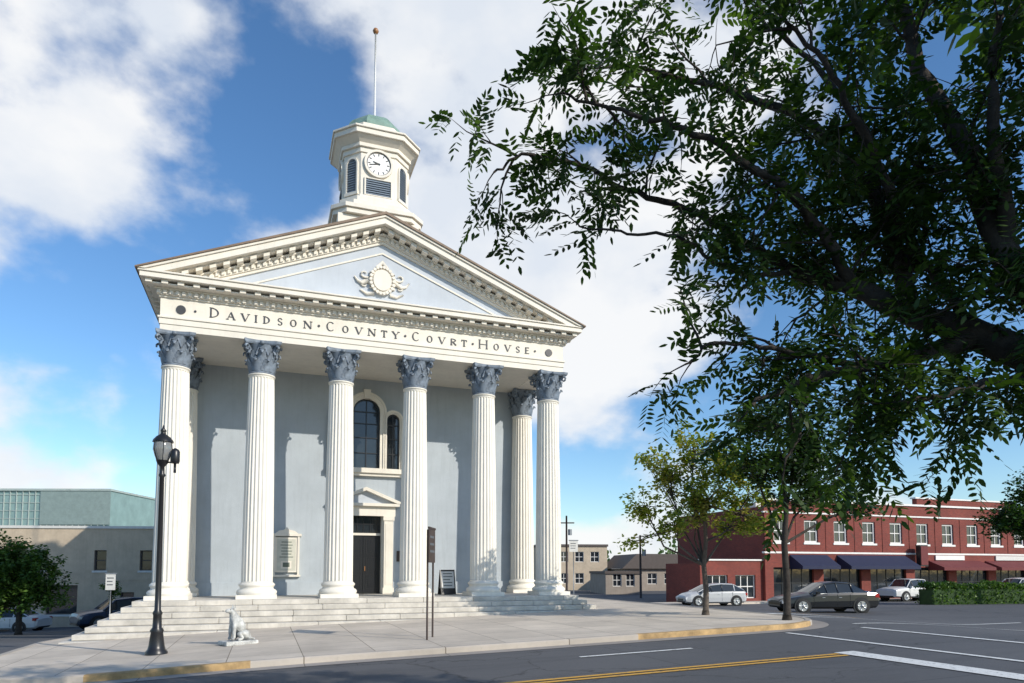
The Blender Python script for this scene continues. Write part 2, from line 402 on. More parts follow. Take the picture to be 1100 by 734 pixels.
mb=MB(); mb.box(-7.6,7.6,-.95,22,-1.2,ZB-.175); mb.box(-7.4,7.4,-.7,3.6,ZB-.2,ZB-.01); mb.obj('podium',[m_stone],CH)
YW=3.35
mb=MB()
mb.box(-7.3,-.78,YW,YW+.45,-1,ZT+.2); mb.box(.78,7.3,YW,YW+.45,-1,ZT+.2); mb.box(-.78,.78,YW,YW+.45,4.0,ZT+.2)
mb.box(-7.3,7.3,YW+.45,22,-2.5,ZT+.2)
mb.obj('walls',[m_stucco],CH)
mb=MB(); mb.box(-7.38,-1.2,YW-.07,YW+.1,ZB-.02,ZB+.5); mb.box(1.2,7.38,YW-.07,YW+.1,ZB-.02,ZB+.5)
mb.obj('plinth',[m_stucco],CH)
EF=.47
XE=HX+EF
mb=MB()
def ringbox(e,z0,z1,m=0):
    X=XE+e; Y=-EF-e
    mb.box(-X,X,Y,EF,z0,z1,m)
    mb.box(-X,-XE+2*EF,EF+.001,22,z0,z1,m); mb.box(XE-2*EF,X,EF+.001,22,z0,z1,m)
ringbox(0,ZT,ZT+.22); ringbox(.03,ZT+.222,ZT+.42); ringbox(.07,ZT+.422,ZT+.48); ringbox(.005,ZT+.482,ZT+1.12); 
ringbox(.06,ZT+1.122,ZT+1.18); ringbox(.12,ZT+1.182,ZT+1.34); ringbox(.2,ZT+1.342,ZT+1.40)
mb.obj('entablature',[m_white],CH)
XC,YC=7.95,-1.12; ZC0=ZT+1.53; ZC1=ZC0+.23
mb=MB()
mb.box(-XC+.22,XC-.22,YC+.2,.5,ZT+1.402,ZT+1.46)
mb.box(-XC,XC,YC,.5,ZC0+.002,ZC1-.06); mb.box(-XC-.05,XC+.05,YC-.05,.5,ZC1-.058,ZC1)
for sx in(-1,1):
    a,b=sorted((sx*(XC-.0),sx*6.9)); mb.box(a,b,.502,22.6,ZC0+.002,ZC1-.06)
    a,b=sorted((sx*(XC+.05),sx*6.9)); mb.box(a,b,.502,22.6,ZC1-.058,ZC1)
x=-XE-.1
while x<XE+.1:
    mb.box(x,x+.11,-EF-.19,-EF-.1,ZT+1.20,ZT+1.335); x+=.19
nm=33
for i in range(nm):
    x=-XC+.25+(2*XC-.5)*i/(nm-1)
    mb.box(x-.1,x+.1,YC+.12,-EF-.15,ZT+1.405,ZC0); 
y=-.3
while y<22:
    for sx in(-1,1):
        a,b=sorted((sx*(XC-.1),sx*(XE+.1))); mb.box(a,b,y,y+.18,ZT+1.405,ZC0)
    y+=.5
bevel(mb.obj('cornice',[m_white],CH),.008,1)
ZA=ZC1+3.2; sl=3.2/(XC+.05)
mb=MB()
mb.extr([(-XC+.4,ZC1-.05),(XC-.4,ZC1-.05),(0,ZA-.25)],-EF+.02,0.4,0)
mb.obj('tympanum',[m_tymp],CH)
mb=MB()
def rake(d0,d1,y0,y1,m=0,x0=XC+.05):
    for sx in(-1,1):
        xa=x0
        zt=lambda x:ZA-sl*abs(x)
        zlim=ZC1+.002
        xe=(ZA-d1-zlim)/sl; xe2=(ZA-d0-zlim)/sl
        pts=[(0.0,zt(0)-d0),(0,zt(0)-d1),(sx*min(xe,xa),max(zlim,zt(min(xe,xa))-d1)),(sx*min(xe2,xa),zt(min(xe2,xa))-d0)]
        mb.extr(pts,y0,y1,m)
rake(.0,.08,YC-.09,EF); rake(.082,.30,YC-.03,EF); rake(.302,.36,YC+.2,EF); rake(.46,.52,-EF-.22,EF+.0); rake(.522,.70,-EF-.12,EF-.002); rake(.702,.80,-EF-.06,EF-.004)
rake(1.12,1.18,-EF-.02,EF-.006)
nb=17
for sx in(-1,1):
    for i in range(nb):
        xx=.25+i*(XC-1.15)/(nb-1); zt=ZA-sl*xx-.362
        w=.1
        mb.extr([(sx*(xx-w),zt+sl*w),(sx*(xx+w),zt-sl*w),(sx*(xx+w),zt-sl*w-.11),(sx*(xx-w),zt+sl*w-.11)],YC+.15,-EF-.2,0)
    x=.1
    while x<XC-1.6:
        zt=ZA-sl*x-.53
        mb.extr([(sx*x,zt),(sx*(x+.1),zt-.1*sl),(sx*(x+.1),zt-.1*sl-.13),(sx*x,zt-.13)],-EF-.19,-EF-.1,0); x+=.19
mb.obj('raking_cornice',[m_white],CH)
mb=MB()
for sx in(-1,1):
    X=XC+.12
    mb.extr([(0,ZA+.10),(0,ZA+.003),(sx*X,ZA-sl*X+.003),(sx*X,ZA-sl*X+.05)],YC-.14,22.8,0)
mb.extr([(-7,ZC1),(7,ZC1),(0,ZA-.1)],21.5,22,0)
mb.obj('roof',[m_roof],CH)
mb=MB(); mb.box(-XE+.3,XE-.3,EF-.1,YW+.1,ZT+.02,ZT+.2); mb.obj('portico_ceiling',[m_white],CH)
mb=MB()
cz=ZC1+.98
def disc(cx,cz,rx,rz,y0,y1,m,n=28):
    mb.extr([(cx+rx*math.cos(2*math.pi*i/n),cz+rz*math.sin(2*math.pi*i/n)) for i in range(n)],y0,y1,m)
Yt=-EF+.02
disc(0,cz,.46,.52,Yt-.1,Yt+.05,0); disc(0,cz,.34,.40,Yt-.16,Yt-.09,0)
for k in range(22):
    a=2*math.pi*k/22; disc(.43*math.cos(a),cz+.5*math.sin(a),.06,.06,Yt-.17,Yt-.08,0,8)
for sx in(-1,1):
    for sz in(-1,1):
        p=[];r=[]
        for j in range(16):
            a=j*.42; q=.24*(1-j/20); p.append((sx*(.64+q*math.cos(a+2.6)),Yt-.05,cz+sz*(.2+q*.8*math.sin(a+2.6)))); r.append(.05*(1-j/24))
        mb.tube(p,r,6,0)
    mb.tube([(sx*.45,Yt-.04,cz),(sx*.72,Yt-.05,cz-.18),(sx*.9,Yt-.05,cz-.1),(sx*1.02,Yt-.03,cz+.06)],[.08,.07,.05,.03],6,0)
    mb.tube([(sx*.3,Yt-.04,cz-.5),(sx*.55,Yt-.05,cz-.55),(sx*.8,Yt-.04,cz-.42)],[.07,.06,.03],6,0)
mb.tube([(-.2,Yt-.04,cz+.5),(0,Yt-.1,cz+.68),(.2,Yt-.04,cz+.5)],[.06,.09,.06],6,0)
mb.obj('cartouche',[m_white],CH)
txt="DAVIDSON*COVNTY*COVRT*HOVSE*"
bigs={0,9,16,22}
wd={'I':.5,'*':.6,'O':1.08,'D':1.05,'N':1.05,'V':1.0,'A':1.0,'C':1.0,'S':.85,'E':.85,'Y':.95,'T':.9,'R':.95,'H':1.05}
tot=sum(wd[c]*(1.18 if i in bigs else 1) for i,c in enumerate(txt)); x=-6.0; k=12.3/tot
LY=-EF-.008; LZ=ZT+.62
mb=MB()
for i,c in enumerate(txt):
    w=wd[c]*k*(1.18 if i in bigs else 1)
    cx=x+w/2; x+=w
    if c=='*':
        disc(cx,LZ+.14,.045,.045,LY-.02,LY+.01,0,12); continue
    S=.41 if i in bigs else .31
    H_=S*.83; Wd=H_*{'I':.3,'S':.62,'E':.66,'T':.8}.get(c,.86); tk=.046;tn=.02
    def st(x0,z0,x1,z1,t):
        d=Vector((x1-x0,z1-z0)).normalized(); nn=Vector((-d.y,d.x))*t/2
        mb.extr([(cx+x0-nn.x,LZ+z0-nn.y),(cx+x1-nn.x,LZ+z1-nn.y),(cx+x1+nn.x,LZ+z1+nn.y),(cx+x0+nn.x,LZ+z0+nn.y)],LY-.02+U(-.001,.001),LY+.01,0)
    def arc(ax,az,rx,rz,a0,a1,n=14,t=tk):
        P=[];Q=[]
        for j in range(n+1):
            a=math.radians(a0+(a1-a0)*j/n); tt=tn+(t-tn)*abs(math.cos(a))
            P.append((cx+ax+rx*math.cos(a),LZ+az+rz*math.sin(a))); Q.append((cx+ax+(rx-tt)*math.cos(a),LZ+az+(rz-tn)*math.sin(a)))
        mb.frame(P,Q,LY-.02,LY+.01,0)
    def sf(xx,zz): st(xx-.045,zz,xx+.045,zz,.018)
    w2=Wd/2
    if c=='D': st(-w2+.03,0,-w2+.03,H_,tk); arc(-w2+.03,H_/2,Wd-.04,H_/2,-90,90); sf(-w2+.03,.005); sf(-w2+.03,H_-.005)
    elif c=='A': st(-w2,0,0,H_,tn); st(w2,0,0,H_,tk); st(-w2*.55,H_*.36,w2*.55,H_*.36,tn); sf(-w2,.005); sf(w2,.005)
    elif c=='V': st(-w2,H_,0,0,tk); st(w2,H_,0,0,tn); sf(-w2,H_); sf(w2,H_)
    elif c=='I': st(0,0,0,H_,tk); sf(0,.005); sf(0,H_-.005)
    elif c=='S': arc(0,H_*.74,w2,H_*.26,20,270,12,tk*.8); arc(0,H_*.25,w2,H_*.26,-160,90,12,tk*.8)
    elif c=='O': arc(0,H_/2,w2,H_/2,0,360,24)
    elif c=='N': st(-w2,0,-w2,H_,tn); st(w2,0,w2,H_,tn); st(-w2,H_,w2,0,tk); sf(-w2,.005); sf(w2,H_); sf(-w2,H_)
    elif c=='C': arc(0,H_/2,w2,H_/2,45,315,20)
    elif c=='T': st(0,0,0,H_,tk); st(-w2,H_-.015,w2,H_-.015,.03); sf(0,.005); st(-w2,H_,-w2,H_-.07,.02); st(w2,H_,w2,H_-.07,.02)
    elif c=='Y': st(0,0,0,H_*.5,tk); st(-w2,H_,0,H_*.48,tk); st(w2,H_,0,H_*.48,tn); sf(0,.005); sf(-w2,H_); sf(w2,H_)
    elif c=='R': st(-w2+.03,0,-w2+.03,H_,tk); arc(-w2+.05,H_*.74,Wd*.75,H_*.26,-90,90,12); st(-.02,H_*.48,w2,0,tk); sf(-w2+.03,.005)
    elif c=='H': st(-w2,0,-w2,H_,tk); st(w2,0,w2,H_,tk); st(-w2,H_/2,w2,H_/2,tn); sf(-w2,.005); sf(w2,.005); sf(-w2,H_); sf(w2,H_)
    elif c=='E': st(-w2+.03,0,-w2+.03,H_,tk); st(-w2,H_-.012,w2,H_-.012,.026); st(-w2,H_*.52,w2*.6,H_*.52,.024); st(-w2,.012,w2,.012,.026); sf(-w2+.03,.005)
for sx in(-1,1): disc(sx*6.76,LZ+.14,.15,.15,LY-.03,LY+.01,0,20)
disc(-6.32,LZ+.14,.04,.04,LY-.02,LY+.01,0,12)
mb.obj('lettering',[m_letter],CH)
def arch(cx,z0,zs,r,n=14,):
    return [(cx-r,z0)]+[(cx-r*math.cos(math.pi*i/n),zs+r*math.sin(math.pi*i/n)) for i in range(n+1)]+[(cx+r,z0)]
mb=MB()
def awin(cx,z0,zs,r,tw,y,cross):
    mb.frame(arch(cx,z0-.0,zs,r+tw),arch(cx,z0,zs,r),y-.2,y,0)
    mb.frame(arch(cx,z0-.0,zs,r+tw+.07),arch(cx,z0,zs,r+tw-.02),y-.25,y-.001,0)
    mb.frame(arch(cx,z0,zs,r),arch(cx,z0,zs,r-.06),y-.09,y,2)
    pts=arch(cx,z0,zs,r-.05); mb.add([(p[0],y-.03,p[1]) for p in pts],[tuple(range(len(pts)))],1)
    mb.box(cx-.02,cx+.02,y-.075,y-.032,z0,zs+r-.06,2)
    for q in cross: mb.box(cx-r+.06,cx+r-.06,y-.07,y-.033,q-.02,q+.02,2)
zs0=5.9
awin(0,zs0,8.3,.56,.2,YW,[6.55,7.2,7.8,8.3])
for sx in(-1,1): awin(sx*1.12,zs0,8.0,.27,.09,YW,[6.55,7.2,7.8])
mb.box(-1.6,1.6,YW-.3,YW-.002,zs0-.2,zs0-.002,0); mb.box(-1.52,1.52,YW-.2,YW-.003,zs0-.32,zs0-.202,0)
mb.extr([(-.1,8.84),(.1,8.84),(.15,9.22),(-.15,9.22)],YW-.32,YW-.001,0)
mb.obj('palladian_window',[m_white,m_glass,m_black],CH)
mb=MB()
YD=YW+.3
mb.box(-.78,-.70,YW+.0,YD+.1,ZB,3.99,0);mb.box(.70,.78,YW+.0,YD+.1,ZB,3.99,0)
mb.box(-.7,.7,YD,YD+.05,ZB+.02,3.1,1); mb.box(-.7,.7,YD-.06,YD+.05,3.1,3.2,0)
mb.box(-.7,.7,YD+.02,YD+.05,3.2,3.95,2)
for k in range(5): x=-.7+.28*(k+.5); mb.box(x-.015,x+.015,YD-.01,YD+.018,3.2,3.95,3)
mb.box(-.7,.7,YD-.012,YD+.017,3.56,3.6,3)
mb.box(-.012,.012,YD-.03,YD-.001,ZB+.02,3.1,3)
for sx in(-1,1):
    for (z0,z1) in((.85,1.45),(1.55,2.2),(2.3,2.95)):
        a,b=sorted((sx*.1,sx*.6))
        for q in((a,a+.03,z0,z1),(b-.03,b,z0,z1),(a+.031,b-.031,z0,z0+.03),(a+.031,b-.031,z1-.03,z1)): mb.box(q[0],q[1],YD-.02,YD-.001,q[2],q[3],3)
        mb.box(a+.09,b-.09,YD-.015,YD-.001,z0+.09,z1-.09,1)
mb.box(.04,.07,YD-.07,YD-.03,1.6,1.8,4)
for sx in(-1,1):
    a,b=sorted((sx*.785,sx*1.17)); mb.box(a,b,YW-.16,YW-.001,ZB,3.9,0); mb.box(a-.04,b+.04,YW-.2,YW-.0015,ZB,ZB+.25,0); mb.box(a-.04,b+.04,YW-.2,YW-.0015,3.72,3.9,0)
    a,b=sorted((sx*.85,sx*1.1)); mb.box(a,b,YW-.175,YW-.161,ZB+.4,3.6,0)
mb.box(-1.25,1.25,YW-.18,YW-.001,3.902,4.3,0); mb.box(-1.4,1.4,YW-.36,YW-.001,4.302,4.42,0)
mb.extr([(-1.3,4.422),(1.3,4.422),(0,4.95)],YW-.14,YW-.001,5)
for sx in(-1,1): mb.extr([(0,4.95),(0,5.09),(sx*1.45,4.5),(sx*1.45,4.422),(sx*1.3,4.422)],YW-.38,YW-.0015,0)
mb.obj('entrance',[m_white,m_door,m_glass,m_black,m_gold,m_tymp],CH)
mb=MB(); mb.box(1.35,1.6,YW-.05,YW-.002,2.0,2.45,0); mb.obj('wall_plaque',[m_brown],CH)
# tower
TY=2.6
TR=root('clock_tower',(0.08,TY,0)); TR.parent=CH
mb=MB()
def octo(f,q,z0,z1,m=0,f2=None,q2=None):
    f2=f2 or f; q2=q2 or q
    def ring(f,q,z): return [(-q,-f,z),(q,-f,z),(f,-q,z),(f,q,z),(q,f,z),(-q,f,z),(-f,q,z),(-f,-q,z)]
    v=ring(f,q,z0)+ring(f2,q2,z1)
    mb.add(v,[(7,6,5,4,3,2,1,0),(8,9,10,11,12,13,14,15)]+[(i,(i+1)%8,8+(i+1)%8,8+i) for i in range(8)],m)
mb.box(-1.6,1.6,-1.6,1.6,12.5,15.6)
octo(1.76,1.28,15.602,15.8); octo(1.84,1.33,15.802,15.97,0); octo(1.6,1.0,15.972,16.25); octo(1.46,.85,16.252,16.5)
octo(1.29,.70,16.502,18.6)
octo(1.36,.74,16.51,16.63); octo(1.34,.73,18.4,18.602)
octo(1.42,.78,18.604,18.76); octo(1.42,.78,18.762,18.97,0,1.66,.9); octo(1.72,.94,18.972,19.18); octo(1.78,.98,19.182,19.26); octo(1.36,.74,19.262,19.5,0)
octo(1.2,.62,19.502,19.75)
bevel(mb.obj('tower_body',[m_white],TR),.01,1)
mb=MB()
for j in range(8):
    a=j/8*math.pi/2; a2=(j+1)/8*math.pi/2
    octo(1.16*math.cos(a),.48*math.cos(a),19.75+.88*math.sin(a),19.75+.88*math.sin(a2),0,max(.02,1.16*math.cos(a2)),max(.01,.48*math.cos(a2)))
mb.lathe([(.12,0),(.12,.12),(.05,.2)],12,(0,0,20.6),0)
mb.obj('dome',[m_copper],TR)
mb=MB(); mb.tube([(0,0,20.6),(0,0,24.6)],[.05,.035],8,0); mb.lathe([(.01,0),(.09,.05),(.13,.14),(.09,.23),(.01,.28)],14,(0,0,24.55),1); mb.obj('flagpole',[m_pole,m_gold],TR)
def face_parts(rot,half,dist,clock):
    Mx=Matrix.Rotation(rot,4,'Z')
    m2=MB()
    if clock:
        n=32; zc=18.0; r=.50
        ci=lambda r:[(r*math.cos(2*math.pi*i/n),zc+r*math.sin(2*math.pi*i/n)) for i in range(n)]
        m2.extr(ci(r),-dist-.05,-dist,1); m2.frame(ci(r+.08),ci(r-.01),-dist-.11,-dist-.001,0,True)
        m2.frame(ci(r-.02),ci(r-.05),-dist-.056,-dist-.05,2,True)
        for k in range(12):
            m2.extr([(-.018,.33),(.018,.33),(.018,.43),(-.018,.43)],-dist-.06,-dist-.051,2,Matrix.Translation((0,0,zc))@Matrix.Rotation(k*math.pi/6,4,'Y'))
        for a,l,w in((-math.radians(288),.24,.03),(-math.radians(258),.38,.022)):
            M2=Matrix.Translation((0,0,zc))@Matrix.Rotation(-a,4,'Y'); m2.extr([(-w,-.06),(w,-.06),(w*.5,l),(-w*.5,l)],-dist-.075,-dist-.064,2,M2)
        z0,z1,hw=16.68,17.34,.50
        m2.box(-hw,hw,-dist-.01,-dist+.02,z0,z1,3)
        m2.frame([(-hw-.06,z0-.04),(hw+.06,z0-.04),(hw+.06,z1+.04),(-hw-.06,z1+.04)],[(-hw,z0),(hw,z0),(hw,z1),(-hw,z1)],-dist-.07,-dist-.001,0,True)
        z=z0+.02
        while z<z1-.05:
            m2.add([(-hw,-dist-.06,z),(hw,-dist-.06,z),(hw,-dist-.012,z+.06),(-hw,-dist-.012,z+.06)],[(0,1,2,3)],4); z+=.09
    else:
        z0,zs,hw=16.78,17.95,half*.55
        A=arch(0,z0,zs,hw,12); B=arch(0,z0,zs,hw+.07,12)
        m2.frame(B,A,-dist-.07,-dist-.001,0); m2.add([(p[0],-dist-.01,p[1]) for p in A],[tuple(range(len(A)))],3)
        z=z0+.03
        while z<zs+hw-.05:
            w=hw if z<zs else math.sqrt(max(0,hw*hw-(z+.05-zs)**2))
            m2.add([(-w,-dist-.06,z),(w,-dist-.06,z),(w,-dist-.012,z+.07),(-w,-dist-.012,z+.07)],[(0,1,2,3)],4); z+=.1
        m2.box(-hw-.1,hw+.1,-dist-.1,-dist-.001,z0-.12,z0-.002,0)
    m2.v=[tuple(Mx@Vector(p)) for p in m2.v]
    m2.obj('clock' if clock else 'louver_window',[m_white,m_face,m_letter,m_louver,m_louver],TR)
for k in range(4): face_parts(k*math.pi/2,.70,1.29,True)
dd=(1.29+.70)/math.sqrt(2)
for k in range(4): face_parts(k*math.pi/2+math.pi/4,.42,dd,False)

B=root('museum_sign',(-3.1,YW-.06,0)); B.parent=CH
mb=MB()
mb.box(-.42,.42,-.06,.03,1.55,2.95,0); mb.box(-.5,-.42,-.1,.04,1.45,3.0,0); mb.box(.42,.5,-.1,.04,1.45,3.0,0); mb.box(-.55,.55,-.11,.04,1.37,1.45,0); mb.box(-.57,.57,-.13,.04,3.0,3.1,0)
mb.extr([(-.45,3.1),(.45,3.1),(.3,3.22),(.12,3.25),(0,3.36),(-.12,3.25),(-.3,3.22)],-.1,.03,0)
mb.box(-.36,.36,-.066,-.061,1.62,2.88,1)
for k in range(6):
    z=2.76-k*.12; w=U(.18,.3); mb.box(-w,w,-.069,-.0665,z-.018,z+.018,2)
mb.box(-.2,.2,-.069,-.0665,1.7,2.0,0); mb.box(-.13,.13,-.072,-.0695,1.76,1.94,2)
mb.obj('board',[m_white,M('sign_sage',(.60,.59,.50),.6,.1,4),M('sign_green',(.14,.17,.13),.6,.1,6,bs=0)],B)

def sandwich(loc,rot):
    r=root('sandwich_board',loc,rot); mb=MB()
    for sg in(-1,1):
        Mx=Matrix.Rotation(sg*.18,4,'X')@Matrix.Translation((0,0,-1.0)); 
        v0=len(mb.v)
        mb.box(-.32,.32,-.015,.015,0,1.0,0); mb.box(-.27,.27,-.02*1.0,.02,.25,.93,1)
        for k in range(5): mb.box(-.2,U(.08,.22),-.024,.024,.82-k*.12,.86-k*.12,2)
        mb.v[v0:]=[tuple(Mx@Vector(p)+Vector((0,0,1.0))) for p in mb.v[v0:]]
    mb.obj('panels',[m_black,m_signw,m_signt],r)
def bl(x,y): 
    return (-5.03+x*CU-y*SU, 25.4+x*SU+y*CU)
x,y=bl(3.0,1.2); sandwich((x,y,ZB),TH+.15)

# ---------------- street lamp ----------------
x,y=W(-15.2,-5.6); L=root('street_lamp',(x+.1,y,G(-15.2,-5.6)+.13)); mb=MB()
mb.lathe([(.24,0),(.24,.06),(.19,.12),(.17,.2),(.13,.5),(.15,.55),(.10,.62),(.09,.9),(.11,.95),(.07,1.02),(.065,1.5),(.05,4.1),(.08,4.15),(.055,4.2),(.05,4.35),(.11,4.42),(.14,4.5)],16,(0,0,0),0)
mb.lathe([(.13,4.5),(.17,4.6),(.215,4.75),(.2,4.9),(.16,5.0)],20,(0,0,0),1)
mb.lathe([(.23,4.93),(.215,4.98),(.15,5.06),(.06,5.12),(.05,5.17),(.07,5.2),(.03,5.26),(.01,5.34)],16,(0,0,0),0)
for k in range(6):
    a=k*math.pi/3; mb.tube([(.14*math.cos(a),.14*math.sin(a),4.5),(.222*math.cos(a),.222*math.sin(a),4.75),(.2*math.cos(a),.2*math.sin(a),4.94)],.009,5,0)
mb.tube([(0,0,4.45),(.3,-.05,4.45)],.02,6,0); mb.lathe([(.08,0),(.1,.05),(.1,.28),(.07,.33),(.02,.36)],12,(.32,-.05,4.42),0); mb.tube([(.32,-.05,4.45),(.32,-.05,4.2)],.03,6,0)
mb.obj('post',[m_black,m_globe],L)

def signpost(name,s,t,hgt,rot,w,h,mf,off=0,legs=1,lines=3):
    x,y=W(s,t); g=G(s,t)+off; r=root(name,(x,y,g),rot); mb=MB()
    for k in range(legs):
        xx=0 if legs==1 else (-w/2+.04+k*(w-.08)); mb.tube([(xx,0,0),(xx,0,hgt)],.025,8,0)
    mb.box(-w/2,w/2,-.045,-.02,hgt-h,hgt+.02,1)
    mb.box(-w/2-.03,w/2+.03,-.055,-.015,hgt+.021,hgt+.07,0)
    for k in range(lines): mb.box(-w*.36,w*.36*U(.5,1),-.05,-.046,hgt-h*.25-k*h*.22,hgt-h*.18-k*h*.22,2)
    mb.obj('panel_and_post',[m_brown if mf is m_brown else m_steel,mf,m_signt],r)
signpost('information_sign',-8.87,-6.4,2.72,math.radians(85),.75,.82,m_brown,.13,2)
signpost('parking_sign',-18.5,7.5,2.2,.2,.35,.6,m_signw,.13)
signpost('traffic_sign',2.3,9,2.9,.1,.45,.55,m_signw,.13)
signpost('traffic_sign',1.9,22,3.6,.1,.6,.75,m_signw,.13)
signpost('parking_sign',-.9,12,2.3,.3,.35,.5,m_signw,.13)

# ---------------- dog statue ----------------
x,y=W(-13.6,-4.7); D=root('dog_statue',(x+.2,y,G(-13.6,-4.7)+.13),math.radians(225)); D.scale=(1.1,1.1,1.1); mb=MB()
mb.box(-.40,.34,-.24,.24,0,.10,0); bevel(mb.obj('base',[m_statue],D),.02,2)
def skin(name,vs,es,rad,mat,parent,rootv=0,sub=2,loc=(0,0,0)):
    me=bpy.data.meshes.new(name); me.from_pydata(vs,es,[]); o=bpy.data.objects.new(name,me); sc.collection.objects.link(o); o.parent=parent; o.location=loc
    o.modifiers.new('s','SKIN')
    for i,r in enumerate(rad): me.skin_vertices[0].data[i].radius=(r,r) if not isinstance(r,tuple) else r
    me.skin_vertices[0].data[rootv].use_root=True
    sb=o.modifiers.new('d','SUBSURF'); sb.levels=sub; sb.render_levels=sub
    me.materials.append(mat)
    return o
vs=[(-.18,0,.20),(-.12,0,.32),(-.02,0,.44),(.07,0,.55),(.10,0,.66),(.12,0,.76),(.20,0,.78),(.29,0,.765),
    (.09,.09,.46),(.12,.10,.30),(.11,.10,.16),(.17,.10,.125),(.09,-.09,.46),(.12,-.10,.30),(.11,-.10,.16),(.17,-.10,.125),
    (-.12,.13,.24),(.04,.16,.27),(-.06,.17,.15),(.06,.17,.125),(-.12,-.13,.24),(.04,-.16,.27),(-.06,-.17,.15),(.06,-.17,.125),
    (-.30,.03,.14),(-.36,.12,.12)]
es=[(0,1),(1,2),(2,3),(3,4),(4,5),(5,6),(6,7),(3,8),(8,9),(9,10),(10,11),(3,12),(12,13),(13,14),(14,15),(0,16),(16,17),(17,18),(18,19),(0,20),(20,21),(21,22),(22,23),(0,24),(24,25)]
rad=[.15,.155,.16,.145,.09,.09,.06,.038,.06,.045,.038,.038,.06,.045,.038,.038,.1,.07,.045,.035,.1,.07,.045,.035,.03,.02]
skin('dog_body',vs,es,rad,m_statue,D)
mb=MB()
for sg in(-1,1): mb.add([(.06,sg*.03,.82),(.12,sg*.075,.82),(.08,sg*.085,.80),(.09,sg*.075,.93)],[(0,1,3),(1,2,3),(2,0,3)],0)
mb.lathe([(.0,-.015),(.018,0),(.0,.015)],8,(.335,0,.775),1)
for sg in(-1,1): mb.lathe([(.0,-.012),(.013,0),(.0,.012)],8,(.185,sg*.055,.805),1)
mb.obj('ears_and_nose',[m_statue,m_black],D)

